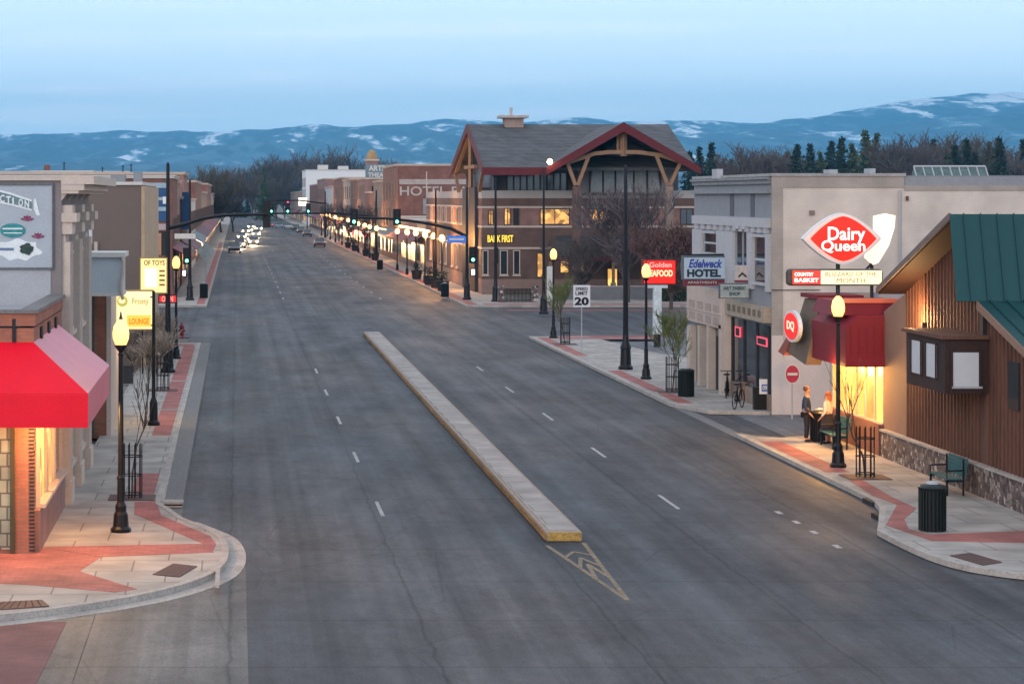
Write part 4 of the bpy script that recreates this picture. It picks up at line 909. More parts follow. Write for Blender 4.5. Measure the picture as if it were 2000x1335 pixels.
for k in range(4):
    for r_ in range(2): pf(b, 1362+k*16, 1373+k*16, zz(590+r_*24+14, 1390), zz(590+r_*24, 1390), .351, .37)
b.build('board_panels', mat('board_taupe', (.36, .29, .26), .8, .3, 4), o)
b = MB(); pf(b, 1357, 1425, zz(608, 1390), zz(605, 1390), .352, .40); b.build('board_rail', cream, o)
b = MB(); pf(b, 1430, 1507, zz(622, 1470), zz(592, 1470), .0, .3); o2 = b.build('sign_board', mat('board_tan', (.34, .28, .22), .8, .25, 3), t)
for k in range(7):
    b = MB(); pf(b, 1436+k*10, 1441+k*10, zz(613, 1470), zz(600, 1470), .301, .325); b.build('carved_letter', mat('letter_brown', (.16, .12, .09), .8), o2)
b = MB(); pf(b, 1425, 1430, .1, zz(560), .0, .3); b.build('column', cream, t)
for p0, p1 in ((1357, 1363), (1378, 1382), (1396, 1400), (1420, 1424.5)): b = MB(); pf(b, p0, p1, .1, zz(634, p0), .05, .35); b.build('column', cream, t)
b = MB(); pf(b, 1364, 1419, .15, zz(640, 1390), .0, .04); o = b.build('shop_window', mat('beige_blind', (.20, .17, .15), .5, .2, 3), t)
b = MB(); pf(b, 1384, 1395, .15, zz(655, 1390), .041, .07); pf(b, 1402, 1412, .15, zz(655, 1400), .041, .07); b.build('door', dark, t)
b = MB(); pf(b, 1432, 1506, .75, zz(628, 1470), .0, .03); b.build('shop_window', glass, t)
b = MB(); pf(b, 1431, 1507, .15, .75, .0, .08); b.build('plinth', tanbrick, t)
for px in (1432, 1455, 1480, 1503): b = MB(); pf(b, px, px+2.2, .75, zz(628, 1470), .03, .08); b.build('window_frame', dark, t)
for (p0, p1, a, c) in ((1441, 1452, 664, 644), (1484, 1504, 668, 652)):
    b = MB(); pf(b, p0, p1, zz(a, 1470), zz(c, 1470), .09, .12); pf(b, p0+2, p1-2, zz(a, 1470)+.05, zz(c, 1470)-.05, .121, .13, 1); b.build('neon_sign', [emit('neon_pink2', (1, .10, .16), .9), dark], t)
b = MB(); b.tube([(XX(1756, YH), YH-.10, .3), (XX(1756, YH), YH-.10, ZZ(372, YH))], .05, 6); b.build('downspout', graylow, t)
b = MB(); b.box(XX(1580, YH), XX(1590, YH), YH-.10, YH-.031, ZZ(420, YH), ZZ(411, YH)); b.build('wall_vent', dimtrim, t)
b = MB(); b.box(XX(1768, YH), XX(1773, YH), YH-.12, YH-.065, ZZ(392, YH), ZZ(383, YH)); b.build('wall_vent', rust, t)
b = MB(); b.tube([(XR-.1, YH-.12, ZZ(566, YH)), (XX(1600, YH), YH-.12, ZZ(566, YH))], .02, 4); b.build('conduit', dark, t)
for px, w_, h_ in ((1400, 12, 10), (1620, 16, 8), (1700, 10, 12)):
    b = MB(); yv = 98; b.box(XX(px, yv), XX(px+w_, yv), yv, yv+1, zt-.1, ZZ(335-h_*.5, yv)); b.build('roof_vent', graylow, t)
# projecting signs
y = fY(1421); t2 = thing('hotel_sign', 'blue and white projecting hotel sign with maroon strip below', 'sign', (XX(1378, y), y, ZZ(555, y)))
b = MB(); b.box(XX(1333, y), XX(1421, y), y, y+.3, ZZ(546, y), ZZ(499, y)); b.build('cabinet', mat('slate_cabinet', (.09, .12, .15), .6), t2)
b = MB(); b.box(XX(1336, y), XX(1418, y), y-.012, y-.001, ZZ(544, y), ZZ(503, y)); b.build('face', mat('sign_pale_blue', (.40, .50, .60), .5, .1, 3), t2)
b = MB(); b.box(XX(1336, y), XX(1420, y), y+.02, y+.27, ZZ(558, y), ZZ(546.2, y)); b.build('maroon_strip', mat('sign_maroon', (.16, .025, .045), .6), t2)
tx(t2, 'Edelweck', mat('sign_navy_blue', (.03, .06, .30), .5), 1345, 1411, 506, 523, y-.02, bold=.03, shear=.3)
tx(t2, 'HOTEL', mat('sign_navy', (.012, .03, .05), .5), 1342, 1408, 525.5, 541, y-.02, bold=.05)
tx(t2, 'APARTMENTS', offwhite, 1343, 1400, 549, 554, y+.01)
b = MB(); b.tube([(XX(1340, y), y+.15, ZZ(498, y)), (XR, y+.15, ZZ(498, y)+.02)], .04, 5); b.build('bracket', black, t2)
y = fY(1464)-.3; t2 = thing('square_sign', 'small square white sign with dark chevron on the hotel front', 'sign', (XX(1450, y), y, ZZ(548, y)))
b = MB(); b.box(XX(1437, y), XX(1464, y), y, y+.2, ZZ(547, y), ZZ(518, y)); b.build('cabinet', mat('sign_ivory', (.45, .41, .40), .6), t2)
b = MB(); A = [(1441, 540), (1450, 531), (1459, 540), (1456, 541.5), (1450, 535), (1444, 541.5)]; b.ext([(XX(p, y-.01), y-.001, ZZ(q, y)) for p, q in A], (0, -.012, 0)); b.build('chevron', black, t2)
b = MB(); b.box(XX(1436, y), XX(1466, y), y+.01, y+.19, ZZ(551, y), ZZ(547.2, y)); b.build('frame', MATS['sign_maroon'], t2)
t2 = thing('letter_board', 'pale green grey board with two lines of dark letters under the square sign', 'sign', (XX(1435, y), y, ZZ(584, y)))
b = MB(); b.box(XX(1405, y), XX(1464, y), y, y+.2, ZZ(583, y), ZZ(553, y)); b.build('cabinet', mat('board_frame', (.10, .11, .12), .6), t2)
b = MB(); b.box(XX(1407, y), XX(1462, y), y-.012, y-.001, ZZ(581, y), ZZ(555, y)); b.build('face', mat('board_grey', (.33, .37, .37), .6), t2)
tx(t2, 'ART FABRIC', mat('letter_teal', (.05, .10, .11), .6), 1413, 1457, 559, 566, y-.02, bold=.04); tx(t2, 'SHOP', MATS['letter_teal'], 1424, 1446, 570, 577, y-.02, bold=.04)
# things before the hotel
x, y = S(1495, 800); t2 = thing('sandwich_board', 'white and blue board on a black stand at the hotel corner', 'sandwich board', (x, y, SW))
b = MB(); b.box(x-.42, x+.2, y+.0, y+.3, SW, SW+.85); b.build('stand', black, t2)
b = MB(); b.box(XX(1483, y), XX(1508, y), y-.04, y-.001, ZZ(769, y), ZZ(740, y)); b.build('panel', white, t2)
b = MB(); b.box(XX(1487, y), XX(1505, y), y-.055, y-.041, ZZ(764, y), ZZ(750, y)); b.build('blue_field', mat('field_blue', (.10, .16, .42), .6), t2)
tx(t2, 'OPEN', white, 1489, 1503, 753, 761, y-.06, bold=.03)
x, y = S(1472, 782); t2 = thing('cafe_table', 'small tan table with a yellow flower pot before the hotel window', 'table', (x, y, SW))
b = MB(); b.box(x-.5, x+.4, y-.3, y+.3, SW+.68, SW+.74); b.build('top', tanw, t2)
for sx_, sy_ in ((-.42, -.25), (.33, -.25), (-.42, .25), (.33, .25)): b = MB(); b.box(x+sx_-.03, x+sx_+.03, y+sy_-.03, y+sy_+.03, SW, SW+.68); b.build('leg', timber, t2)
z = SW+.74; t3 = thing('flower_pot', 'dark pot with yellow flowers standing on the tan table', 'flower pot', (x, y, z))
b = MB(); b.lathe(x, y, [(.12, z), (.2, z+.3), (.22, z+.33)], 12); b.build('pot', dark, t3)
b = MB(); rnd = random.Random(4)
for k in range(140):
    a, r_, h = rnd.uniform(0, 6.28), rnd.uniform(0, .38), rnd.uniform(.3, .75); p = Vector((x+r_*math.cos(a), y+r_*math.sin(a), z+h)); d = Vector((rnd.gauss(0, 1), rnd.gauss(0, 1), rnd.gauss(0, 1))).normalized()*.07
    b.add([p, p+d, p+d.cross(Vector((0, 0, 1)))+Vector((0, 0, .06))], [(0, 1, 2)])
b.build('flowers', mat('yellow_petals', (.55, .33, .05), .8), t3)
def bicycle(px, py, ang, label):
    x, y = S(px, py); t = thing('bicycle', label, 'bicycle', (x, y, SW), 'bicycles parked before the hotel'); ca, sa = math.cos(ang), math.sin(ang)
    def P(u, h, v=0): return (x+ca*u-sa*v, y+sa*u+ca*v, SW+h)
    for u in (-.52, .52):
        b = MB(); b.tube([P(u+.33*math.cos(a*math.pi/10), .34+.33*math.sin(a*math.pi/10)) for a in range(21)], .022, 5, caps=False)
        for k in range(8): b.tube([P(u, .34), P(u+.32*math.cos(k*.785), .34+.32*math.sin(k*.785))], .004, 3)
        b.build('wheel', black, t)
    b = MB()
    for p, q in (((-.52, .34), (-.05, .3)), ((-.05, .3), (-.18, .85)), ((-.52, .34), (-.16, .75)), ((-.05, .3), (.36, .72)), ((-.17, .78), (.34, .82)), ((.52, .34), (.33, .95))): b.tube([P(*p), P(*q)], .022, 5)
    b.build('frame', black, t)
    b = MB(); b.tube([P(.33, .95), P(.33, 1.02)], .02, 5); b.tube([P(.25, 1.03, -.28), P(.34, 1.02, 0), P(.25, 1.03, .28)], .018, 5); b.build('handlebar', black, t)
    b = MB(); b.ball(*P(-.2, .92), .14, .10, .045, 8); b.build('saddle', black, t)
    b = MB(); b.tube([P(-.05, .3, -.1), P(-.05, .3, .1)], .05, 8); b.tube([P(-.05, .3, .1), P(.07, .18, .1), P(.07, .18, .2)], .014, 4); b.build('crank', black, t); return t
bicycle(1442, 797, 1.1, 'nearer dark bicycle leaning before the hotel shop window'); bicycle(1420, 775, 1.3, 'farther dark bicycle by the hotel columns')
# rooftop skylight
Y = 96; t = thing('roof_skylight', 'glazed green skylight ridge on the roof behind the painted wall', 'skylight', (XX(1870, Y), Y, 8.6))
x0, x1, z0, z1 = XX(1797, Y), XX(1938, Y), ZZ(356, Y)-.3, ZZ(326, Y)
b = MB(); b.ext([(x0, Y, z0), (x0, Y+.9, z1), (x0, Y+1.8, z0)], (x1-x0, 0, 0)); b.build('glazing', mat('green_glass', (.07, .12, .12), .2, .6, 1.2), t)
b = MB()
for k in range(9): xx_ = x0+(x1-x0)*k/8; b.tube([(xx_, Y-.02, z0), (xx_, Y+.9, z1+.02)], .03, 4)
b.tube([(x0, Y+.9, z1+.03), (x1, Y+.9, z1+.03)], .05, 5); b.tube([(x0, Y-.03, z0+.1), (x1, Y-.03, z0+.1)], .05, 5); b.build('glazing_bars', graylow, t)
b = MB(); b.box(x0-.2, x1+.2, Y-.2, Y+2, 7.9, z0); b.build('curb', roofm, t)
b = MB(); b.box(XR+16, 50, 89.3, 104, -.1, 8.35); t = tag(b.build('flat_annex', roofm), 'flat roofed annex behind the pale wall at the right edge', 'building')
# ice cream shop
YD0, YD1 = 73.75, 80.6
t = thing('ice_cream_shop', 'small ice cream shop with maroon awning and glowing yellow windows', 'shop', (23, 76, SW))
b = MB(); b.box(XR+.3, 30, YD0, 80.4, SW-.1, 3.4); b.build('wall', mat('shop_shade', (.18, .13, .11), .8), t)
b = MB(); b.box(XR-.15, XR+.299, YD0, 80.3, SW-.1, SW+.95); b.build('plinth', oldbrick, t)
cells = [(73.85, 74.75), (74.85, 75.9), (76.0, 77.0), (77.1, 78.3), (78.4, 80.0)]
for i, (a, c) in enumerate(cells):
    b = MB(); b.box(XR+.05, XR+.10, a, c, SW+.96, SW+2.75); b.build('window', glow2 if i != 1 else glow, t)
b = MB()
for yy in (73.77, 74.77, 75.92, 77.02, 78.32, 80.02): b.box(XR, XR+.18, yy, yy+.06, SW+.96, SW+2.8)
b.box(XR-.05, XR+.2, 73.77, 80.1, SW+.951, SW+1.0); b.build('window_frame', cream, t)
# camera-facing shop window end is hidden; red box awning
xa = XX(1650, YD0); z1, z0 = ZZ(616, YD0), ZZ(716, YD0)
b = MB(); b.ext([(XR+.4, YD0-.1, z1), (xa+.35, YD0-.1, z1), (xa, YD0-.1, z1-.35), (xa, YD0-.1, z0), (XR+.4, YD0-.1, z0)], (0, 4.3, 0)); b.build('awning', maroon, t)
b = MB()
for k in range(6): xx_ = xa+.15+k*.24; b.box(xx_, xx_+.02, YD0-.125, YD0-.101, z0+.4, z1-.3)
b.box(xa-.01, XR+.35, YD0-.13, YD0-.101, z0, z0+.38); b.build('valance', maroon, t)
# upper mansard behind
ya = 77.0; x0_, x1_ = XX(1592, ya), XX(1700, ya)
b = MB(); b.ext([(x0_+.05, ya-2.7, ZZ(581, ya)), (x1_+.3, ya-2.7, ZZ(581, ya)), (x1_+.3, ya-2.7, z1-.02), (x0_-.12, ya-2.7, z1-.02)], (0, 2.6, 0)); b.build('upper_awning', maroon, t)
b = MB(); b.box(x0_, x1_+.3, ya-2.76, ya-2.71, ZZ(584, ya), ZZ(576, ya)); b.build('awning_rail', emit('rail_orange', (.6, .12, .06), .15), t)
# olive far end of the mansard, facing the street, with oval sign
xs0 = 18.62; 
b = MB(); b.ext([(xs0, 77.9, ZZ(712, 78)), (xs0+.0, 80.4, ZZ(690, 80)), (xs0+.5, 80.1, ZZ(582, 80)), (xs0+.5, 77.9, ZZ(582, 78))], (.5, 0, 0)); b.build('mansard_end', mat('olive_brown_shingle', (.13, .095, .07), .85, .25, 3), t)
b = MB(); b.ext([(xs0-.15, 80.4, ZZ(695, 80)), (xs0-.2, 81.0, ZZ(690, 80)), (xs0+.2, 81.0, ZZ(650, 80)), (xs0+.3, 80.4, ZZ(640, 80))], (.4, 0, 0)); b.build('mansard_flare', mat('rust_brown', (.22, .06, .04), .8), t)
b = MB(); b.box(xs0+.4, XR+.5, 77.95, 80.3, ZZ(582, 79), ZZ(574, 79)); b.build('mansard_top', maroon, t)
b = MB(); pts = [(18.55, 79.1+1.1*math.cos(a*math.pi/12), ZZ(637, 79)+.53*math.sin(a*math.pi/12)) for a in range(24)]; b.ext(pts, (-.12, 0, 0)); o = b.build('oval_sign', white, t)
b = MB(); pts = [(18.425, 79.1+.95*math.cos(a*math.pi/12), ZZ(637, 79)+.44*math.sin(a*math.pi/12)) for a in range(24)]; b.ext(pts, (-.02, 0, 0)); b.build('oval_face', emit('oval_red', (.9, .015, .01), .9), o)
text('DQ', o, emit('lit_letter', (1, .8, .55), 1.2), 79.6, 78.6, ZZ(637, 79)-.17, ZZ(637, 79)+.17, 18.40, side='L', bold=.01)
b = MB(); b.box(XR+.4, XX(1735, 81)+.2, 80.55, 80.7, ZZ(610, 81), ZZ(570, 81)); b.build('wall_vent', graylow, t)
lamp(t, (18.9, 75.0, 2.6), 260, (1, .50, .12), .3); lamp(t, (19.2, 78.2, 2.6), 240, (1, .50, .12), .3)
# lips sign
y = 79.0; t = thing('lips_sign', 'large lit red lip shaped sign with white border and two white words', 'sign', (XX(1642, y), y, 4.6))
cx_, cz_ = XX(1645, y), ZZ(466, y)
b = MB(); disc(b, cx_, cz_, XX(1722, y)-cx_, .86, y+.35, .35, n=48, shape='lips'); b.build('cabinet', white, t)
b = MB(); disc(b, cx_, cz_, XX(1716, y)-cx_, .79, y-.002, .02, n=48, shape='lips'); b.build('rim_light', emit('rim_pink', (1, .42, .36), 1.0), t)
b = MB(); disc(b, cx_+.03, cz_, XX(1713, y)-cx_-.06, .745, y-.025, .02, n=48, shape='lips'); b.build('face', emit('lit_red2', (.95, .02, .008), 1.15), t)
lw = emit('letters_white', (1, .93, .86), 1.5)
tx(t, 'Dairy', lw, 1617, 1690, 443, 477, y-.055, bold=.018); tx(t, 'Queen', lw, 1604, 1690, 469, 494, y-.055, bold=.018)
b = MB(); b.tube([(XX(1641, y), y+.3, 3.5), (XX(1641, y), y+.3, cz_-.6)], .07, 8); b.build('pole', black, t)
t2 = thing('reader_board', 'long lit reader board with red end panel below the lip sign', 'sign', (XX(1631, y), y, ZZ(557, y)))
b = MB(); b.box(XX(1537, y), XX(1726, y), y, y+.3, ZZ(558, y), ZZ(525, y)); b.build('cabinet', mat('bronze_cabinet', (.06, .05, .045), .5), t2, bevel=.12)
b = MB(); b.box(XX(1603, y), XX(1722, y), y-.012, y-.001, ZZ(555, y), ZZ(528, y)); b.build('face', emit('lit_board', (1, .86, .52), 1.05), t2)
b = MB(); b.box(XX(1548, y), XX(1602, y), y-.012, y-.001, ZZ(555, y), ZZ(528, y)); o = b.build('red_panel', emit('lit_red3', (.9, .06, .04), .8), t2)
tx(t2, 'COUNTRY', lw, 1552, 1589, 532, 539, y-.02, bold=.03); tx(t2, 'BASKET', lw, 1552, 1599, 543, 551, y-.02, bold=.03)
dk = mat('letter_olive', (.42, .36, .20), .6)
tx(t2, 'BLIZZARD OF THE', dk, 1612, 1712, 531, 539, y-.02); tx(t2, 'MONTH', dk, 1634, 1690, 543, 552, y-.02)
y = 80.2; t = thing('cone_sign', 'glowing white cone shaped sign right of the lip sign', 'sign', (XX(1715, y), y, ZZ(516, y)))
b = MB(); pts = [(1708, 422), (1730, 417), (1749, 421), (1747, 445), (1736, 480), (1716, 513), (1706, 517), (1690, 503), (1700, 470), (1708, 450)]
b.ext([(XX(p, y), y, ZZ(q, y)) for p, q in pts], (0, .2, 0)); b.build('cone', emit('cone_white', (1, .90, .62), 1.25), t)
b = MB(); b.tube([(XX(1706, y), y+.1, ZZ(512, y)), (XX(1690, y), y+.1, ZZ(530, y))], .04, 6); b.tube([(XX(1705, y), y+.15, ZZ(514, y)), (XX(1705, y), y+.15, 3.3)], .06, 6); b.build('bracket', dark, t)
# brown green-roofed building
t = thing('timber_building', 'brown board building with green metal roof and cobble stone base', 'building', (26, 62, SW))
XO = 19.2
rY, rZ = YY(1855, XO), ZZ(418, YY(1855, XO)); nY, nZ = YY(1870, XO), ZZ(588, YY(1870, XO)); fYy, fZ = YY(1713, XO), ZZ(563, YY(1713, XO))
wallY = 71.05
b = MB(); slope = (rZ-fZ)/(fYy-rY)
def rz(y_): return rZ-(y_-rY)*slope-.16
b.ext([(XR, nY+.1, SW-.1), (XR, wallY, SW-.1), (XR, wallY, rz(wallY)), (XR, rY, rz(rY)), (XR, nY+.1, nZ-.1)], (20, 0, 0)); b.build('wall', siding, t)
b = MB(); b.ext([(XR+.01, wallY+.001, SW-.1), (XR+.01, YD0-.02, SW-.1), (XR+.01, YD0-.02, rz(YD0)+.1), (XR+.01, wallY+.001, rz(wallY)+.0)], (.6, 0, 0)); b.build('smooth_wall', tanw, t)
b = MB(); k = 0; yy = rY+.1
while yy < wallY: b.box(XR-.045, XR+.002, yy, yy+.07, SW+.8, rz(yy)); yy += .31
b.build('battens', siding, t)
b = MB(); b.ext([(XO, rY, rZ), (XO, fYy, fZ), (XO, fYy, fZ-.12), (XO, rY, rZ-.14), (XO, nY+.12, nZ-.02), (XO, nY, nZ)], (22, 0, 0)); b.build('roof', greenr, t)
b = MB()
for k in range(48):
    xx_ = XO+.35+k*.45; b.ext([(xx_, rY-.01, rZ+.01), (xx_, nY-.03, nZ), (xx_, nY-.06, nZ), (xx_, rY-.04, rZ+.03)], (.03, 0, 0))
b.build('roof_seams', greenr, t)
b = MB(); b.ext([(XO-.03, rY, rZ+.03), (XO-.03, fYy+.05, fZ+.02), (XO-.03, fYy+.05, fZ-.14), (XO-.03, rY, rZ-.17)], (.06, 0, 0)); b.build('fascia', mat('grey_brown_fascia', (.16, .12, .105), .7), t)
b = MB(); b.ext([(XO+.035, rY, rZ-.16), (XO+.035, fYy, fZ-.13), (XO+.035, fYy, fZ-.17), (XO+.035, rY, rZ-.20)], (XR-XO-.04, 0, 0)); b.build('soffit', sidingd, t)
# lower shed roof and nearer wall
s0Y = nY; s0Z = ZZ(590, 63.7)+.05; sl = .27
def sz(y_): return s0Z-(s0Y-y_)*sl
b = MB(); b.ext([(XR+.001, s0Y+.09, SW-.1), (XR+.001, 46, SW-.1), (XR+.001, 56.8, SW-.1), (XR+.001, 56.8, sz(56.8)-.2), (XR+.001, s0Y+.09, s0Z-.2)][0:1]+[(XR+.001, 52, SW-.1), (XR+.001, 52, sz(52)-.2), (XR+.001, s0Y+.09, s0Z-.2)], (19, 0, 0)); b.build('wall', siding, t)
b = MB(); yy = 52.2
while yy < s0Y: b.box(XR-.045, XR+.0, yy, yy+.07, SW+.8, sz(yy)-.2); yy += .31
b.build('battens', siding, t)
b = MB(); b.ext([(XR-.3, s0Y+.05, s0Z), (XR-.3, 51, sz(51)), (XR-.3, 51, sz(51)-.06), (XR-.3, s0Y+.05, s0Z-.06)], (20, 0, 0)); b.build('roof', greenr, t)
b = MB()
for k in range(40): xx_ = XR+k*.45; b.ext([(xx_, s0Y, s0Z+.01), (xx_, 51, sz(51)+.01), (xx_, 51, sz(51)+.04), (xx_, s0Y, s0Z+.04)], (.03, 0, 0))
b.build('roof_seams', greenr, t)
b = MB(); b.ext([(XR-.33, s0Y+.05, s0Z), (XR-.33, 51, sz(51)), (XR-.33, 51, sz(51)-.22), (XR-.33, s0Y+.05, s0Z-.22)], (.04, 0, 0)); b.build('fascia', tanw, t)
b = MB(); b.box(XR-.16, XR+.14, 63.42, 63.72, SW+3.9, s0Z-.2); b.build('corner_post', dark, t)
b = MB(); b.box(XR-.16, XR-.001, 51, YD0-.3, SW-.1, SW+.80); b.build('stone_base', stone, t)
b = MB(); b.box(XR-.21, XR-.001, 51, YD0-.3, SW+.801, SW+.86); b.build('stone_cap', curbm, t)
# bay box
y0, y1, xb = 63.3, 66.9, 18.83; z1, z0 = ZZ(662, 63.3), ZZ(768, 63.3)
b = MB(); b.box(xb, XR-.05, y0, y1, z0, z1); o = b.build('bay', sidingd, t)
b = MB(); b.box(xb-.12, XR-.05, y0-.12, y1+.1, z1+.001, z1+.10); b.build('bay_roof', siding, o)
blind = mat('white_blind', (.52, .54, .58), .5, .05, 2)
for a, c in ((64.0, 64.9), (65.4, 66.3)):
    b = MB(); b.box(xb-.03, xb-.001, a, c, z0+.35, z1-.2); b.box(xb-.06, xb-.031, a-.06, a, z0+.3, z1-.15, 1); b.box(xb-.06, xb-.031, c, c+.06, z0+.3, z1-.15, 1); b.build('window', [blind, sidingd], o)
b = MB(); b.box(XX(1861, y0), XX(1911, y0), y0-.03, y0-.001, ZZ(757, y0), ZZ(688, y0)); b.build('window', blind, o)
for px in (1855, 1911): 
    b = MB(); b.box(XX(px, y0), XX(px+5, y0), y0-.06, y0-.001, ZZ(770, y0), ZZ(680, y0)); b.build('window_frame', offwhite if False else sidingd, o)
b = MB(); b.box(XX(1858, y0), XX(1917, y0), y0-.09, y0-.061, ZZ(758, y0), ZZ(754, y0)); b.build('sill', graylow, o)
b = MB(); b.box(XR-.06, XR-.001, YY(1993, XR), YY(1973, XR), ZZ(802, 61), ZZ(708, 61)); b.build('window', dark, t)
lamp(t, (19.6, 69.2, 4.6), 160, (1, .55, .22), .1)
b = MB(); b.box(19.9, 20.02, 69.1, 69.25, 4.3, 4.5); b.build('wall_lamp', dark, t)
#SPLIT
# ---------------------------------------------------------------- bank with timber gables
t = thing('bank', 'large brick building with grey shingle roof, dark red fascia and timber trusses', 'building', (30, 210, SW))
BX, BY = 20.4, 198.0; z3 = ZZ(372, BY); BX1 = XX(1400, BY)
lv = lambda py: ZZ(py, BY)
# lower two storeys in bands
bands = [(-.1, lv(545), mat('stone_band', (.26, .17, .145), .8, .2, 2)), (lv(545), lv(482), browbrick), (lv(482), lv(442), browbrick), (lv(442), lv(405), pinkbrick), (lv(405), lv(387), browbrick), (lv(387), lv(372), mat('pale_concrete', (.40, .37, .36), .8, .1))]
for z0, z1, m_ in bands:
    b = MB(); b.box(BX, BX1, BY, 256, z0, z1-.001); b.build('wall', m_, t)
b = MB()
for py in (404, 442, 484): b.box(BX-.06, BX1, BY-.06, 256, lv(py)-.1, lv(py)+.06)
b.build('stone_course', cream, t)
fr = mat('bronze_frame', (.05, .035, .03), .6)
W = lambda p0, p1, q0, q1: (XX(p0, BY), XX(p1, BY), lv(q1), lv(q0))
windows(t, 'F', BY, [W(955, 962, 412, 438), W(986, 996, 408, 438), W(1004, 1012, 408, 438), W(1056, 1111, 409, 437), W(1153, 1188, 409, 437), W(1225, 1238, 412, 436), W(1330, 1352, 409, 437)], fr, [glow, glow, glass, glow, glow, glow, glass], sill=False)
windows(t, 'F', BY, [W(944, 952, 490, 535), W(978, 990, 490, 535), W(1004, 1014, 490, 535)], cream, glass, mull=False)
windows(t, 'F', BY, [W(1050, 1062, 495, 540), W(1095, 1110, 490, 532), W(1187, 1205, 525, 565), W(1300, 1315, 490, 530)], fr, [glow, glow, glow2, glass], mull=False, sill=False)
windows(t, 'L', BX, [(y0, y0+1.5, lv(438), lv(409)) for y0 in (214, 219, 224, 231, 236, 241, 248)]+[(y0, y0+1.5, lv(535), lv(490)) for y0 in (206, 211, 219, 224, 231, 236, 244, 249)], cream, glass, mull=False)
b = MB(); b.box(XX(900, BY)*.0+BX-.3, BX+.8, 201, 212, 0, lv(366)); b.build('entrance_tower', mat('tower_dark', (.035, .03, .035), .6), t)
o = MB(); o.box(XX(951, BY), XX(1003, BY), BY-.1, BY-.001, lv(474), lv(458)); o = o.build('lit_sign', mat('sign_back_brown', (.07, .05, .045), .7), t)
text('WELLS FARGO' if False else 'BANK FIRST', o, emit('letters_gold', (1, .66, .06), 1.5), XX(952, BY), XX(1002, BY), lv(473), lv(459), BY-.12, bold=.02)
# lean-to awning / porch roof on the right part
b = MB(); b.ext([(XX(1085, BY), BY, lv(460)), (XX(1300, BY), BY, lv(460)), (XX(1320, BY)-.0, BY-5, lv(487)-.4), (XX(1055, BY), BY-5, lv(487)-.4)], (0, 0, -.15)); b.build('porch_roof', shingle, t)
b = MB(); b.box(XX(1057, BY), XX(1318, BY), BY-5.05, BY-4.9, lv(487)-.85, lv(487)-.4); b.build('porch_beam', redtrim, t)
for px in (1060, 1120, 1180, 1250, 1310):
    b = MB(); b.box(XX(px, BY)-.2, XX(px, BY)+.2, BY-5.0, BY-4.6, 0, 1.2, 1); b.box(XX(px, BY)-.12, XX(px, BY)+.12, BY-4.92, BY-4.68, 1.2, lv(487)-.85); b.build('porch_post', [timber, stone], t)
# third storey
TY = 199.5
b = MB(); b.box(BX+1.0, XX(1325, TY), TY, 222, z3, ZZ(322, TY)); b.build('upper_wall', mat('upper_grey', (.12, .115, .12), .8, .2, 1), t)
b = MB(); b.box(XX(990, TY), XX(1108, TY), TY-.05, TY-.001, z3+.05, ZZ(338, TY)); b.build('upper_window', glassb, t)
b = MB()
for px in range(990, 1112, 13): b.box(XX(px, TY)-.06, XX(px, TY)+.06, TY-.12, TY-.051, z3+.05, ZZ(338, TY))
b.build('upper_window_bars', fr, t)
# main roof, ridge along X
XE = 20.0; eN, eF, ap = 193.0, 222.7, 206.0; zE, zA = ZZ(327, 193), ZZ(243, 206); xE2 = XX(1330, 200)
b = MB(); b.ext([(XE, eN, zE), (XE, ap, zA), (XE, eF, zE), (XE, eF, zE-.25), (XE, ap, zA-.3), (XE, eN, zE-.25)], (xE2-XE, 0, 0)); b.build('main_roof', shingle, t)
b = MB()
b.ext([(XE-.12, eN-.2, zE+.02), (XE-.12, ap, zA+.05), (XE-.12, eF+.2, zE+.02), (XE-.12, eF+.2, zE-.62), (XE-.12, ap, zA-.62), (XE-.12, eN-.2, zE-.62)], (.14, 0, 0))
b.box(XE+.03, XX(1078, 193), eN-.2, eN-.02, zE-.62, zE+.0); b.build('fascia', redtrim, t)
b = MB()
g0 = XE+.25
for p, q in (((eN+2.5, zE-.3), (ap, zA-.6)), ((eF-2.5, zE-.3), (ap, zA-.6)), ((ap, zA-.7), (ap, zE-2.5)), ((ap-4.5, zE+.2), (ap+4.5, zE+.2)), ((eN+2.6, zE-.2), (eN+5.5, z3)), ((eF-2.6, zE-.2), (eF-5.5, z3))):
    b.tube([(g0, p[0], p[1]), (g0, q[0], q[1])], .2, 4)
b.build('side_truss', timber, t)
b = MB(); b.ext([(XE+1.2, eN+5, z3), (XE+1.2, eN+5, zE+.2), (XE+1.2, ap, zA-1.2), (XE+1.2, eF-5, zE+.2), (XE+1.2, eF-5, z3)], (.2, 0, 0)); b.build('side_gable_glass', glassb, t)
# front gable
GY = 190.0; ax, az = XX(1218, GY), ZZ(240, GY); lx, lz = XX(1072, GY), ZZ(326, GY); rx_, rz_ = XX(1364, GY), ZZ(326, GY)
b = MB(); b.ext([(lx, GY, lz), (ax, GY, az), (rx_, GY, rz_), (rx_, GY, rz_-.3), (ax, GY, az-.35), (lx, GY, lz-.3)], (0, 20, 0)); b.build('front_roof', shingle, t)
b = MB(); b.ext([(lx-.2, GY-.12, lz-.03), (ax, GY-.12, az+.06), (rx_+.2, GY-.12, rz_-.03), (rx_+.2, GY-.12, rz_-.62), (ax, GY-.12, az-.70), (lx-.2, GY-.12, lz-.62)], (0, .14, 0)); b.build('fascia', redtrim, t)
b = MB(); b.box(lx-.1, lx+.05, GY+.03, eN-.25, lz-.62, lz-.05); b.build('fascia', redtrim, t)
WY = 196.5; V = lambda px, py, y=WY: (XX(px, y), y, ZZ(py, y))
b = MB(); b.ext([V(1128, 378), V(1315, 378), V(1315, 322), V(1219, 272), V(1128, 322)], (0, 2, 0)); b.build('gable_wall', mat('gable_slate', (.17, .165, .165), .6, .25, .8), t)
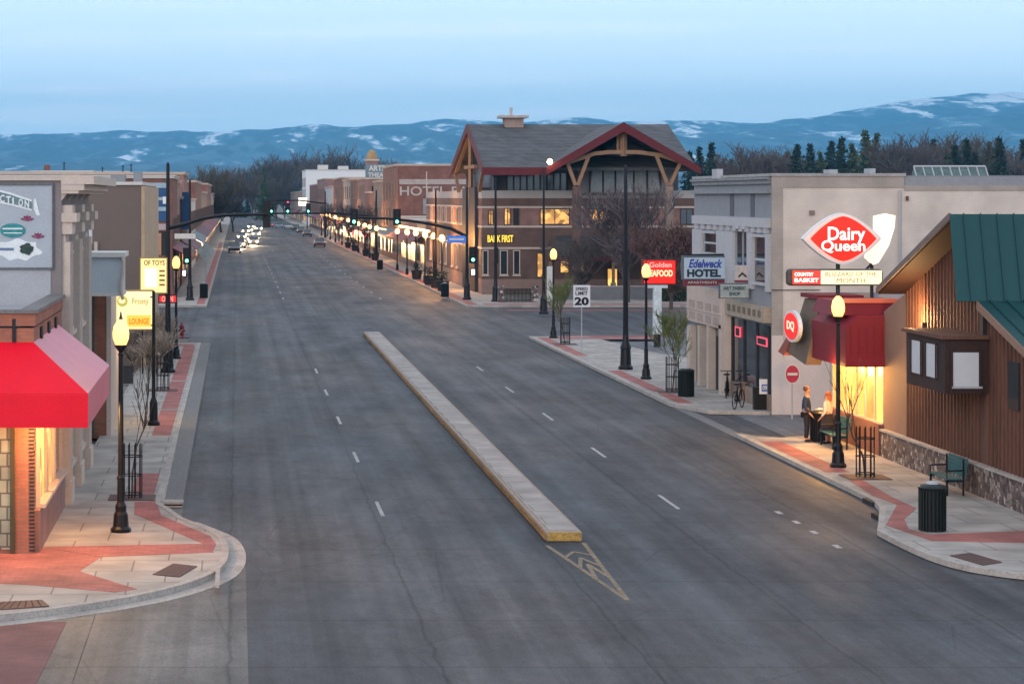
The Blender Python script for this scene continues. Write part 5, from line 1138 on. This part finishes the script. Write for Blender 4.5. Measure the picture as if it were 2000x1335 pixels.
b = MB(); b.ext([V(1152, 375, WY-.05), V(1290, 375, WY-.05), V(1280, 312, WY-.05), V(1219, 300, WY-.05), V(1160, 312, WY-.05)], (0, .045, 0)); b.build('gable_glass', mat('gable_glass', (.22, .235, .235), .25, .5, .7, spec=.8), t)
b = MB()
for px in (1152, 1178, 1202, 1238, 1264, 1290): b.tube([V(px, 376, WY-.08), V(px, 306, WY-.08)], .07, 4)
b.tube([V(1150, 330, WY-.1), V(1290, 330, WY-.1)], .07, 4); b.build('gable_bars', fr, t)
b = MB(); T = lambda px, py: (XX(px, GY+.8), GY+.8, ZZ(py, GY+.8))
for seg in (((1108, 318), (1160, 300), (1190, 297), (1245, 297), (1290, 303), (1335, 318)),): b.tube([T(*p) for p in seg], .22, 4)
for p, q, r_ in (((1218, 252), (1218, 305), .28), ((1107, 315), (1124, 362), .2), ((1150, 304), (1128, 362), .2), ((1282, 304), (1304, 362), .2), ((1330, 315), (1308, 362), .2), ((1207, 262), (1207, 300), .12), ((1108, 318), (1200, 262), .16), ((1335, 318), (1236, 262), .16)):
    b.tube([T(*p), T(*q)], r_, 4)
b.build('front_truss', timber, t)
for px in (1126, 1306):
    b = MB(); b.box(XX(px, GY+.8)-.3, XX(px, GY+.8)+.3, GY+.4, GY+1.2, -.1, ZZ(364, GY)); b.build('truss_pier', tanbrick if px == 1306 else browbrick, t)
# cupola
y = 206; b = MB(); b.box(XX(984, y), XX(1020, y), y-1, y+1, zA-.5, ZZ(230, y)); b.build('cupola', mat('cupola_stone', (.30, .22, .19), .8, .3, 1.5), t)
b = MB(); b.box(XX(974, y), XX(1029, y), y-1.5, y+1.5, ZZ(231, y), ZZ(226, y)); b.tube([(XX(998, y), y, ZZ(226, y)), (XX(998, y), y, ZZ(210, y))], .12, 6); b.build('cupola_cap', mat('cap_pale', (.42, .38, .36), .7), t)
# eave floodlight
b = MB(); b.ball(XX(1074, 189.6), 189.6, ZZ(316, 189.6), .22, .22, .22); b.build('flood_light', emit('flood', (1, .72, .35), 12), t)
# planter fence in front of the bank
t = thing('railing', 'dark green railing with stone piers before the bank porch', 'railing', (XX(1010, 175), 178, SW))
xa, xb, yf = XX(980, 181), XX(1046, 181), 181.5
b = MB()
for k in range(26): xx_ = xa+(xb-xa)*k/25; b.tube([(xx_, yf, SW), (xx_, yf, SW+1.0)], .035, 4)
b.tube([(xa, yf, SW+1), (xb, yf, SW+1)], .05, 4); b.tube([(xa, yf, SW+.15), (xb, yf, SW+.15)], .04, 4); b.build('bars', dgreen, t)
for xx_ in (xa, xb): b = MB(); b.box(xx_-.25, xx_+.25, yf-.25, yf+.25, SW, SW+1.25); b.build('pier', stone, t)
t = thing('low_wall', 'low grey wall along the parking lot behind the speed limit sign', 'wall', (30, 184, 0))
b = MB(); b.box(XX(1095, 186), XX(1360, 186), 186, 186.3, SW, SW+1.0); b.build('wall', mat('lotwall', (.16, .16, .17), .8), t); b = MB(); b.box(XX(1095, 186), XX(1360, 186), 185.95, 186.35, SW+1.0, SW+1.08); b.build('coping', curbm, t)
t = thing('hedge', 'low dark hedge beside the red sign pylon', 'hedge', (XX(1330, 150), 184, 0))
b = MB(); rnd = random.Random(9)
for k in range(2600):
    p = Vector((rnd.uniform(XX(1290, 183), XX(1362, 183)), rnd.uniform(182.5, 184.5), rnd.uniform(SW, 1.5))); d = Vector((rnd.gauss(0, 1), rnd.gauss(0, 1), rnd.gauss(0, 1))).normalized()*.16; e_ = d.cross(Vector((rnd.gauss(0, 1), rnd.gauss(0, 1), rnd.gauss(0, 1)))).normalized()*.12
    b.add([p, p+d, p+e_], [(0, 1, 2)])
b.build('foliage', mat('hedge_green', (.035, .055, .03), .9, .4, 2), t)
b = MB()
for k in range(12): xx_ = XX(1292+k*6, 183.5); b.tube([(xx_, 183.5, SW), (xx_+.1, 183.5, 1.1)], .03, 4)
b.build('stems', bark, t)
# red lit pylon sign
x, y = S(1283, 672); t = thing('pylon_sign', 'red lit sign with cream letters on a white T shaped pylon', 'sign', (x, y, 0))
b = MB(); b.box(XX(1276, y), XX(1291, y), y-.2, y+.2, .7, ZZ(562, y)); b.box(XX(1264, y), XX(1303, y), y-.2, y+.2, ZZ(562, y)+.001, ZZ(556, y)); b.build('pylon', mat('pylon_white', (.55, .60, .62), .6), t)
b = MB(); b.box(XX(1276, y)+.05, XX(1291, y)-.05, y-.15, y+.15, 0, .7); b.build('foot', dark, t)
b = MB(); b.box(XX(1254, y), XX(1319, y), y-.25, y+.25, ZZ(555, y), ZZ(507, y)); b.build('cabinet', mat('cabinet_red', (.12, .01, .01), .6), t)
b = MB(); b.box(XX(1256, y), XX(1317, y), y-.265, y-.251, ZZ(553, y), ZZ(509, y)); b.build('face', emit('lit_red4', (1, .02, .012), .9), t)
lc = emit('letters_cream', (1, .66, .36), 1.3)
tx(t, 'Golden', emit('letters_rose', (1, .35, .30), 1.2), 1268, 1312, 512, 522, y-.28, bold=.02); tx(t, 'SEAFOOD', lc, 1264, 1314, 527, 540, y-.28, bold=.04)
# ---------------------------------------------------------------- far right side
t = block('painted_hotel_block', 'brick block with faded painted hotel lettering behind the bank', 'building', 20.3, 46, 300, 330, ZZ(320, 300), oldbrick, cream, None, (2, 5, 1.4, 2), group=None)
y = 300; b = MB(); b.box(20.5, 46, y-.06, y-.001, ZZ(360, y), ZZ(350, y)); b.build('white_band', mat('faded_white', (.36, .31, .29), .8), t)
text('HOTEL PAL', t, mat('faded_letters', (.42, .38, .36), .8), XX(781, y), XX(930, y), ZZ(382, y), ZZ(364, y), y-.03, bold=.01, thick=.04)
b = MB(); b.box(XX(826, y), 46, y-.09, y-.061, ZZ(418, y), ZZ(388, y)); b.build('pale_patch', mat('patch_grey', (.25, .24, .25), .8), t)
b = MB(); b.box(XX(832, y), XX(834, y), y-.12, y-.09, ZZ(392, y), ZZ(335, y)); b.build('white_pipe', cream, t)
t = block('tan_shop', 'pale stucco shop glowing under the far lamps next to the bank', 'shop', 20.3, 34, 256.5, 268, 5.4, mat('warm_stucco', (.46, .36, .28), .8), cream, None, (1, 3, 1, 1))
t = block('brick_block', 'orange banded brick block with rooftop sign right of the far street', 'building', 20.3, 34, 400, 425, ZZ(350, 400), oldbrick, mat('orange_band', (.42, .20, .10), .7), (2, 3, 1.6, 2), (2, 4, 1.5, 2), group='shops along the far right side')
y = 400; t2 = thing('rooftop_sign', 'white lettered rooftop sign on the orange banded brick block', 'sign', (XX(745, y), y, ZZ(350, y)))
b = MB(); b.box(XX(714, y), XX(774, y), y+.2, y+.5, ZZ(349, y), ZZ(321, y)); b.build('board', mat('board_slate', (.14, .19, .22), .7), t2)
text('ARTS', t2, offwhite, XX(720, y), XX(752, y), ZZ(334, y), ZZ(323, y), y+.15, bold=.03); text('THEATER', t2, offwhite, XX(719, y), XX(770, y), ZZ(346, y), ZZ(337, y), y+.15, bold=.03)
b = MB()
for px in (720, 745, 768): b.tube([(XX(px, y), y+.4, ZZ(352, y)), (XX(px, y), y+1.5, ZZ(330, y))], .08, 4)
b.build('brace', black, t2)
y = 440; t2 = thing('dome_tower', 'small square tower with rounded gold brown dome over the far roofs', 'tower', (XX(727, y), y, 0))
b = MB(); b.box(XX(715, y), XX(739, y), y, y+2.5, 0, ZZ(312, y)); b.build('shaft', pinkbrick, t2)
b = MB(); b.ball(XX(727, y), y+1.2, ZZ(312, y), 1.1, 1.1, 1.9); b.build('dome', mat('dome_gold', (.34, .22, .10), .6, .3), t2, smooth=True)
b = MB(); b.box(XX(713, y), XX(741, y), y-.2, y+2.7, ZZ(314, y), ZZ(311, y)); b.build('cornice', cream, t2)
rs = [(268.1, 284, 5.6, pinkbrick, 'pinkish shop just beyond the glowing stucco shop'), (284.1, 299.9, 5.8, tanbrick, 'tan brick shop before the painted hotel block'), (330.1, 352, 10.5, tanbrick, 'tan block behind the painted hotel block'), (352.1, 374, 9, oldbrick, 'dark shop with awning in the middle of the far right row'), (374.1, 399.9, 11.2, pinkbrick, 'pinkish block before the orange banded one'),
      (425.1, 455, 11.5, whitebrick2, 'weathered pale block after the orange banded one'), (455.1, 500, 12, oldbrick, 'dark tall block right of the far signals'), (500.1, 545, 10.5, hotell, 'light grey block in the far right row'), (545.1, 600, 12.5, pinkbrick, 'pinkish tall block before the white one'), (600.1, 660, 11.5, oldbrick, 'dark block touching the white one')]
for a, c, h, m_, lab in rs: block('brick_block', lab, 'building', 20.25+(.1 if int(a) % 2 else 0), 34, a, c, h, m_, cream, (2, 4, 1.5, 2) if h > 9.9 else None, (2 if h > 11 else 1, max(3, int((c-a)/6)), 1.5, 2), group='shops along the far right side')
t = block('white_building', 'tall white walled building at the far right end of the street', 'building', 20.4, 38, 700, 740, ZZ(331, 700), white, offwhite, (2, 4, 1.6, 2.4), (3, 5, 1.6, 2.4), group=None)
b = MB(); b.box(24, 27, 702, 706, ZZ(331, 700), ZZ(322, 700)); b.box(30, 33, 702, 706, ZZ(331, 700), ZZ(324, 700)); b.build('roof_box', offwhite, t)
block('far_building', 'pale shop block at the very end of the street', 'building', 20.4, 30, 760, 900, 10, tanbrick, cream, None, (1, 8, 2, 2), group=None)
t = thing('lit_sign', 'small bright white lit sign far down the street', 'sign', (XX(591, 520), 520, 5)); y = 520
b = MB(); b.box(XX(583, y), XX(600, y), y, y+.5, ZZ(402, y), ZZ(386, y)); b.build('cabinet', emit('far_white', (1, .85, .65), 2), t); b = MB(); b.tube([(XX(600, y), y+.2, 0), (XX(600, y), y+.2, ZZ(388, y))], .12, 6); b.build('post', black, t)
for i, (px, py, w_, h_, y, c) in enumerate(((705, 464, 18, 5, 350, (1, .08, .05)), (690, 462, 8, 9, 385, (1, .25, .10)), (760, 466, 8, 10, 275, (1, .30, .10)), (648, 427, 30, 5, 460, (1, .5, .18)), (745, 447, 20, 5, 330, (1, .5, .15)), (700, 455, 24, 6, 380, (.9, .10, .05)), (680, 448, 16, 6, 420, (.9, .08, .04)), (672, 458, 10, 4, 400, (1, .15, .08)), (810, 447, 60, 4, 262, (1, .6, .25)))):
    X = 20.2; Y = y; b = MB(); yy0 = YY(px+w_/2, X-.4); yy1 = YY(px-w_/2, X-.4); b.box(X-.5, X-.38, min(yy0, yy1), max(yy0, yy1), ZZ(py+h_/2, Y), ZZ(py-h_/2, Y))
    tag(b.build('neon_sign', emit(f'neon_{i}', c, 2.2)), ('low red neon strip below the awnings', 'small upright orange neon sign in a shop window', 'upright orange neon sign nearest the glowing stucco shop', 'long warm neon strip on the farthest shops', 'short amber neon strip past the painted hotel block', 'red neon strip under the mid row awnings', 'smaller red neon strip further along', 'tiniest red neon dash of the row', 'amber strip above the glowing stucco shop')[i], 'neon sign', 'neon strips on the far right shops')
# cars
def car(x, y, label, colr, lights=None, rot=0, group='cars on the far street'):
    t = thing('car', label, 'car', (x, y, 0), group); pm = mat('car_'+colr[0], colr[1], .25, .05, 1, coat=1)
    def pr(pts, w, m, name, par=t):
        b = MB(); b.ext([(x-w/2, y+p[0], p[1]) for p in pts], (w, 0, 0)); return b.build(name, m, par, bevel=.05)
    pr([(-2.25, .3), (-2.25, .75), (-1.2, .95), (2.1, .98), (2.25, .6), (2.25, .3)], 1.8, pm, 'body')
    pr([(-1.15, .96), (-.5, 1.42), (1.1, 1.45), (1.9, .99)], 1.5, glass, 'cabin'); pr([(-.5, 1.425), (1.1, 1.455), (1.1, 1.48), (-.5, 1.46)], 1.45, pm, 'roof')
    for sx_ in (-1, 1):
        for sy_ in (-1.35, 1.35): b = MB(); b.tube([(x+sx_*.72, y+sy_, .33), (x+sx_*.92, y+sy_, .33)], .33, 12); b.build('wheel', dark, t)
        b = MB(); b.box(x+sx_*.62-.14, x+sx_*.62+.14, y-2.29, y-2.2, .55, .72); b.build('headlight' if lights == 'head' else 'taillight', emit('head_lit', (1, .74, .40), 40) if lights == 'head' else emit('tail_lit', (1, .02, .02), 2.5) if lights == 'tail' else mat('dim_lens', (.2, .03, .03), .3), t)
    if lights == 'head':
        d = bpy.data.lights.new('headlight_beam', 'SPOT'); d.energy = 4000; d.color = (1, .7, .38); d.spot_size = math.radians(50); d.shadow_soft_size = .1
        o = bpy.data.objects.new('headlight_beam', d); COL.link(o); o.parent = t; o.location = (0, -2.4, .7); o.rotation_euler = (math.radians(82), 0, math.radians(180))
    return t
def cp(px, py): return R(px, py)
for px, py, lab, c, l_ in ((448, 493, 'dark parked car at the left kerb beyond the cross street', ('navy', (.01, .012, .02)), None), (468, 484, 'leading oncoming car with lit headlights on the left', ('silver', (.4, .38, .36)), 'head'), (495, 478, 'second oncoming car with lit headlights in the inner lane', ('beige', (.5, .42, .32)), 'head'),
        (472, 468, 'oncoming car with lit headlights behind the leading one', ('grey', (.2, .2, .2)), 'head'), (500, 462, 'farthest oncoming car with lit headlights', ('pale', (.5, .5, .5)), 'head'), (480, 456, 'oncoming car with lit headlights at the rear left', ('tan', (.3, .25, .2)), 'head'), (505, 451, 'last oncoming car with lit headlights in the inner lane', ('stone', (.3, .3, .3)), 'head'), (490, 447, 'last oncoming car with lit headlights in the outer lane', ('sand', (.35, .3, .25)), 'head'), (545, 446, 'pale blue car far ahead in the right lanes', ('blue', (.25, .32, .42)), None), (563, 447, 'white car far ahead in the right lanes', ('white', (.6, .62, .65)), None),
        (527, 444, 'car with red tail lights waiting at the far signal', ('red', (.15, .02, .02)), 'tail'), (624, 482, 'dark red parked car at the right kerb below the far lamps', ('maroon', (.05, .02, .02)), None), (600, 462, 'black parked car farther along the right kerb', ('black', (.012, .012, .015)), None), (588, 455, 'grey parked car at the far right kerb', ('dusk', (.05, .05, .06)), None), (578, 450, 'farthest parked car at the right kerb', ('ink', (.02, .02, .03)), None)):
    x, y = cp(px, py); x = min(max(x, -.3), 16)
    car(x, y, lab, c, l_)
# potted trees / dark furniture along far right pavement
for i, (px, py) in enumerate(((772, 545), (800, 556), (818, 562), (835, 568), (690, 500), (705, 508), (655, 484), (668, 490))):
    x, y = S(px, py); x = max(x, 17.6); t = thing('planter', ('first', 'second', 'third', 'fourth', 'fifth', 'sixth', 'seventh', 'eighth')[[3, 2, 1, 0, 5, 4, 7, 6][i]]+' dark tub planter counting away from the bank corner', 'planter', (x, y, SW), 'dark tub planters on the far right pavement')
    b = MB(); b.lathe(x, y, [(.4, SW), (.55, SW+.8), (.6, SW+.85)], 10); b.build('tub', dark, t)
    b = MB(); rnd = random.Random(i)
    for k in range(160):
        a, r_, h = rnd.uniform(0, 6.28), rnd.uniform(0, .55), rnd.uniform(.8, 1.6); p = Vector((x+r_*math.cos(a), y+r_*math.sin(a), SW+h)); d = Vector((rnd.gauss(0, 1), rnd.gauss(0, 1), rnd.gauss(0, 1))).normalized()*.16; b.add([p, p+d, p+d.cross(Vector((0, 0, 1)))+Vector((0, 0, .1))], [(0, 1, 2)])
    b.build('foliage', needle, t)
for i, (px, top) in enumerate(((640, 395), (662, 390), (690, 392), (712, 388))):
    X = 18.6; Y = YY(px, X); tree_mesh('bare_tree', ('slim street tree of the far right pavement, farthest', 'slim street tree of the far right pavement, second farthest', 'slim street tree of the far right pavement, third farthest', 'slim street tree of the far right pavement, nearest')[i], 90+i, ZZ(top, Y), 2.4, .5, 4, [5, 4, 4, 3], .12, bark, twigp, (X, Y, SW), group='street trees of the far right pavement', mn=.03)
#SPLIT
# ---------------------------------------------------------------- people
def person(px, py, ht, label, top, legs, skirt, hair, face):
    x, y = S(px, py); s_ = ht/1.75; ca, sa = math.cos(face), math.sin(face)
    t = thing('person', label, 'person', (x, y, SW))
    def skin(name, pts, edges, rad, m, root=0, lv=2):
        me = bpy.data.meshes.new(name); P = []
        for (u, v, z) in pts: P.append(((u*ca-v*sa)*s_, (u*sa+v*ca)*s_, z*s_))
        me.from_pydata(P, edges, []); o = bpy.data.objects.new(name, me); COL.link(o); o.parent = t; me.materials.append(m)
        sk = o.modifiers.new('skin', 'SKIN'); sk.use_smooth_shade = True
        for i, v in enumerate(me.skin_vertices[0].data): r_ = rad[i]; r_ = r_ if hasattr(r_, '__len__') else (r_, r_); v.radius = (r_[0]*s_, r_[1]*s_); v.use_root = (i == root)
        ss = o.modifiers.new('sub', 'SUBSURF'); ss.levels = lv; ss.render_levels = lv; return o
    # u = side, v = forward, z = up
    skinm = mat('skin', (.42, .23, .16), .6, .1, 8)
    pts = [(0, 0, .95), (0, 0, 1.15), (0, 0, 1.38), (0, .01, 1.5), (0, .03, 1.60), (0, .02, 1.70)]
    rad = [(.15, .11), (.13, .10), (.17, .10), (.06, .06), (.08, .095), (.07, .08)]
    edges = [(0, 1), (1, 2), (2, 3), (3, 4), (4, 5)]
    def chain(start, P_, R_):
        prev = start
        for p, r_ in zip(P_, R_): pts.append(p); rad.append(r_); edges.append((prev, len(pts)-1)); prev = len(pts)-1
        return prev
    for sg in (-1, 1):
        chain(0, [(sg*.10, 0, .88), (sg*.11, .02, .50), (sg*.11, -.01, .09), (sg*.12, .16, .04)], [.09, .06, .042, (.04, .03)])
        w_ = chain(2, [(sg*.20, 0, 1.38), (sg*.24, -.02, 1.10), (sg*.22, .14, .90), (sg*.21, .19, .84)], [.055, .045, .032, (.035, .02)])
        for k in range(4): chain(w_, [(sg*.21+(k-1.5)*.022, .235, .80), (sg*.21+(k-1.5)*.022, .245, .765-.005*abs(k-1.5))], [.010, .008])
        chain(w_, [(sg*.21-sg*.045, .21, .83), (sg*.21-sg*.06, .23, .80)], [.011, .009])
    skin('body', pts, edges, rad, skinm)
    pts2 = [(0, 0, .93), (0, 0, 1.15), (0, 0, 1.36), (0, 0, 1.46)]; rad2 = [(.18, .14), (.16, .125), (.195, .125), (.09, .08)]; ed = [(0, 1), (1, 2), (2, 3)]
    for sg in (-1, 1):
        b0 = len(pts2); pts2 += [(sg*.20, 0, 1.38), (sg*.24, -.02, 1.10), (sg*.222, .12, .93)]; rad2 += [.072, .06, .045]; ed += [(2, b0), (b0, b0+1), (b0+1, b0+2)]
    skin('jacket', pts2, ed, rad2, top)
    if skirt:
        b = MB(); b.lathe(x, y, [(.33*s_, SW+.32*s_), (.25*s_, SW+.6*s_), (.165*s_, SW+1.02*s_)], 16); b.build('skirt', legs, t, smooth=True)
    else:
        pts3 = [(0, 0, .96)]; rad3 = [(.17, .13)]; ed = []
        for sg in (-1, 1): b0 = len(pts3); pts3 += [(sg*.10, 0, .86), (sg*.11, .02, .5), (sg*.11, -.01, .10)]; rad3 += [.105, .078, .06]; ed += [(0, b0), (b0, b0+1), (b0+1, b0+2)]
        skin('trousers', pts3, ed, rad3, legs)
    for sg in (-1, 1):
        b = MB(); u, v = sg*.11*s_, .07*s_; b.ball(x+u*ca-v*sa, y+u*sa+v*ca, SW+.045, .06*s_+.07*s_*abs(sa), .06*s_+.07*s_*abs(ca), .05, 10); b.build('shoe', dark, t, smooth=True)
    b = MB(); v = -.012*s_; b.ball(x-v*sa, y+v*ca, SW+1.685*s_, .098*s_, .108*s_, .095*s_, 12)
    if skirt: b.ball(x+.06*sa*s_, y-.06*ca*s_, SW+1.56*s_, .085*s_, .07*s_, .16*s_, 10)
    b.build('hair', hair, t, smooth=True)
    for nm_, u, v, z, r_, m_ in (('eye', -.032, .112, 1.63, .011, dark), ('eye', .032, .112, 1.63, .011, dark), ('nose', 0, .13, 1.60, .016, skinm), ('mouth', 0, .118, 1.562, .014, maroon), ('ear', -.085, .03, 1.615, .022, skinm), ('ear', .085, .03, 1.615, .022, skinm)):
        u, v = u*s_, v*s_; b = MB(); b.ball(x+u*ca-v*sa, y+u*sa+v*ca, SW+z*s_, r_*s_, r_*s_, r_*s_, 8); b.build(nm_, m_, t, smooth=True)
    return t
person(1575, 862, 1.80, 'person standing in a dark blue jacket and dark trousers outside the ice cream shop', mat('blue_cloth', (.025, .04, .085), .8, .2, 6), mat('dark_cloth', (.018, .016, .022), .85), False, mat('brown_hair', (.14, .06, .035), .7), -1.9)
person(1617, 866, 1.68, 'person in a pale top and long black skirt facing the ice cream shop', mat('pale_cloth', (.60, .50, .48), .8, .1, 6), mat('dark_cloth', (.018, .016, .022), .85), True, mat('red_hair', (.28, .08, .03), .7), .9)
# ---------------------------------------------------------------- mountains
prof = [(-900, 262), (-300, 256), (0, 258), (100, 257), (250, 252), (400, 253), (520, 250), (600, 240), (700, 244), (790, 240), (870, 227), (960, 235), (1020, 236), (1080, 228), (1150, 226), (1200, 235), (1300, 231), (1440, 235), (1500, 236), (1600, 222), (1700, 205), (1800, 188), (1860, 182), (1920, 177), (2000, 180), (2200, 190), (2700, 215), (3200, 240)]
def pf_(px):
    for (a, b1), (c, d1) in zip(prof, prof[1:]):
        if a <= px <= c: t_ = (px-a)/(c-a); return b1+(d1-b1)*(t_*t_*(3-2*t_) if False else t_)
    return 250
D = 11500.0; NX, NY = 420, 70; vs = []; fs = []
for j in range(NY):
    v = j/(NY-1); Y = 3800+(12800-3800)*v
    for i in range(NX):
        px = -900+4100*i/(NX-1); X = (px-CX)*D/F*(.45+.55*Y/D); ridge = (CY-pf_(px))*D/F
        vv = min(1, (Y-3800)/(D-3800)); prof_v = vv**1.15 if Y <= D else 1-(Y-D)/1300*.4
        n1 = noise.fractal(Vector((X/900, Y/1400, 3.1)), 1.0, 2.1, 5); n2 = abs(noise.noise(Vector((X/330, Y/2600, 1.7))))+.5*abs(noise.noise(Vector((X/120, Y/1300, 4.7)))); n3 = noise.fractal(Vector((X/160, Y/160, 8.1)), 1, 2, 3)
        h = ridge*prof_v*(1+(.25*n1-.42*n2)*(1-vv**4))+n3*10*(vv)+(n1*18)*vv*(1-vv**8)
        vs.append((X, Y, h-1.0 if vv > 0 else -.5))
for j in range(NY-1):
    for i in range(NX-1): a = j*NX+i; fs.append((a, a+1, a+NX+1, a+NX))
me = bpy.data.meshes.new('mountains'); me.from_pydata(vs, [], fs); me.polygons.foreach_set('use_smooth', [True]*len(fs)); o = bpy.data.objects.new('mountains', me); COL.link(o); structure(o)
m = bpy.data.materials.new('forest_and_snow'); tt, n, l, bs = nodes(m); g = n.new('ShaderNodeNewGeometry')
def nz_(scale, st, det=8, rg=.65):
    q = n.new('ShaderNodeMapping'); q.inputs['Scale'].default_value = st; l.new(g.outputs['Position'], q.inputs[0]); a = n.new('ShaderNodeTexNoise'); a.inputs['Scale'].default_value = scale; a.inputs['Detail'].default_value = det; a.inputs['Roughness'].default_value = rg; l.new(q.outputs[0], a.inputs[0]); return a.outputs[0]
s = n.new('ShaderNodeSeparateXYZ'); l.new(g.outputs['Position'], s.inputs[0])
hz = n.new('ShaderNodeMapRange'); l.new(s.outputs[2], hz.inputs[0]); hz.inputs[1].default_value = 150; hz.inputs[2].default_value = 520; hz.inputs[3].default_value = -.05; hz.inputs[4].default_value = .085
a1 = n.new('ShaderNodeMath'); l.new(nz_(.0030, (1.5, .22, 2.4)), a1.inputs[0]); l.new(hz.outputs[0], a1.inputs[1])
a2 = n.new('ShaderNodeMath'); a2.operation = 'MULTIPLY_ADD'; l.new(nz_(.016, (1, .12, 2)), a2.inputs[0]); a2.inputs[1].default_value = .30; l.new(a1.outputs[0], a2.inputs[2])
rr = n.new('ShaderNodeValToRGB'); l.new(a2.outputs[0], rr.inputs[0]); el = rr.color_ramp.elements
el[0].position = .52; el[0].color = (.075, .15, .20, 1); el[1].position = .765; el[1].color = (.85, .9, .95, 1)
for p_, c_ in ((.58, (.018, .06, .095, 1)), (.66, (.03, .085, .125, 1)), (.705, (.08, .17, .23, 1)), (.73, (.30, .42, .50, 1))): q = el.new(p_); q.color = c_
l.new(rr.outputs[0], bs.inputs['Base Color']); bs.inputs['Roughness'].default_value = .95; me.materials.append(m)
# ---------------------------------------------------------------- haze
b = MB(); b.box(-6600, 8600, -40, 13200, -1.9, 560); o = b.build('haze', None); o['kind'] = 'stuff'
m = bpy.data.materials.new('air'); m.use_nodes = True; nn = m.node_tree.nodes; nn.clear(); ou = nn.new('ShaderNodeOutputMaterial'); pv = nn.new('ShaderNodeVolumePrincipled')
pv.inputs['Color'].default_value = (.15, .58, 1, 1); pv.inputs['Density'].default_value = 9.5e-5; pv.inputs['Anisotropy'].default_value = 0
m.node_tree.links.new(pv.outputs[0], ou.inputs['Volume']); o.data.materials.clear(); o.data.materials.append(m)
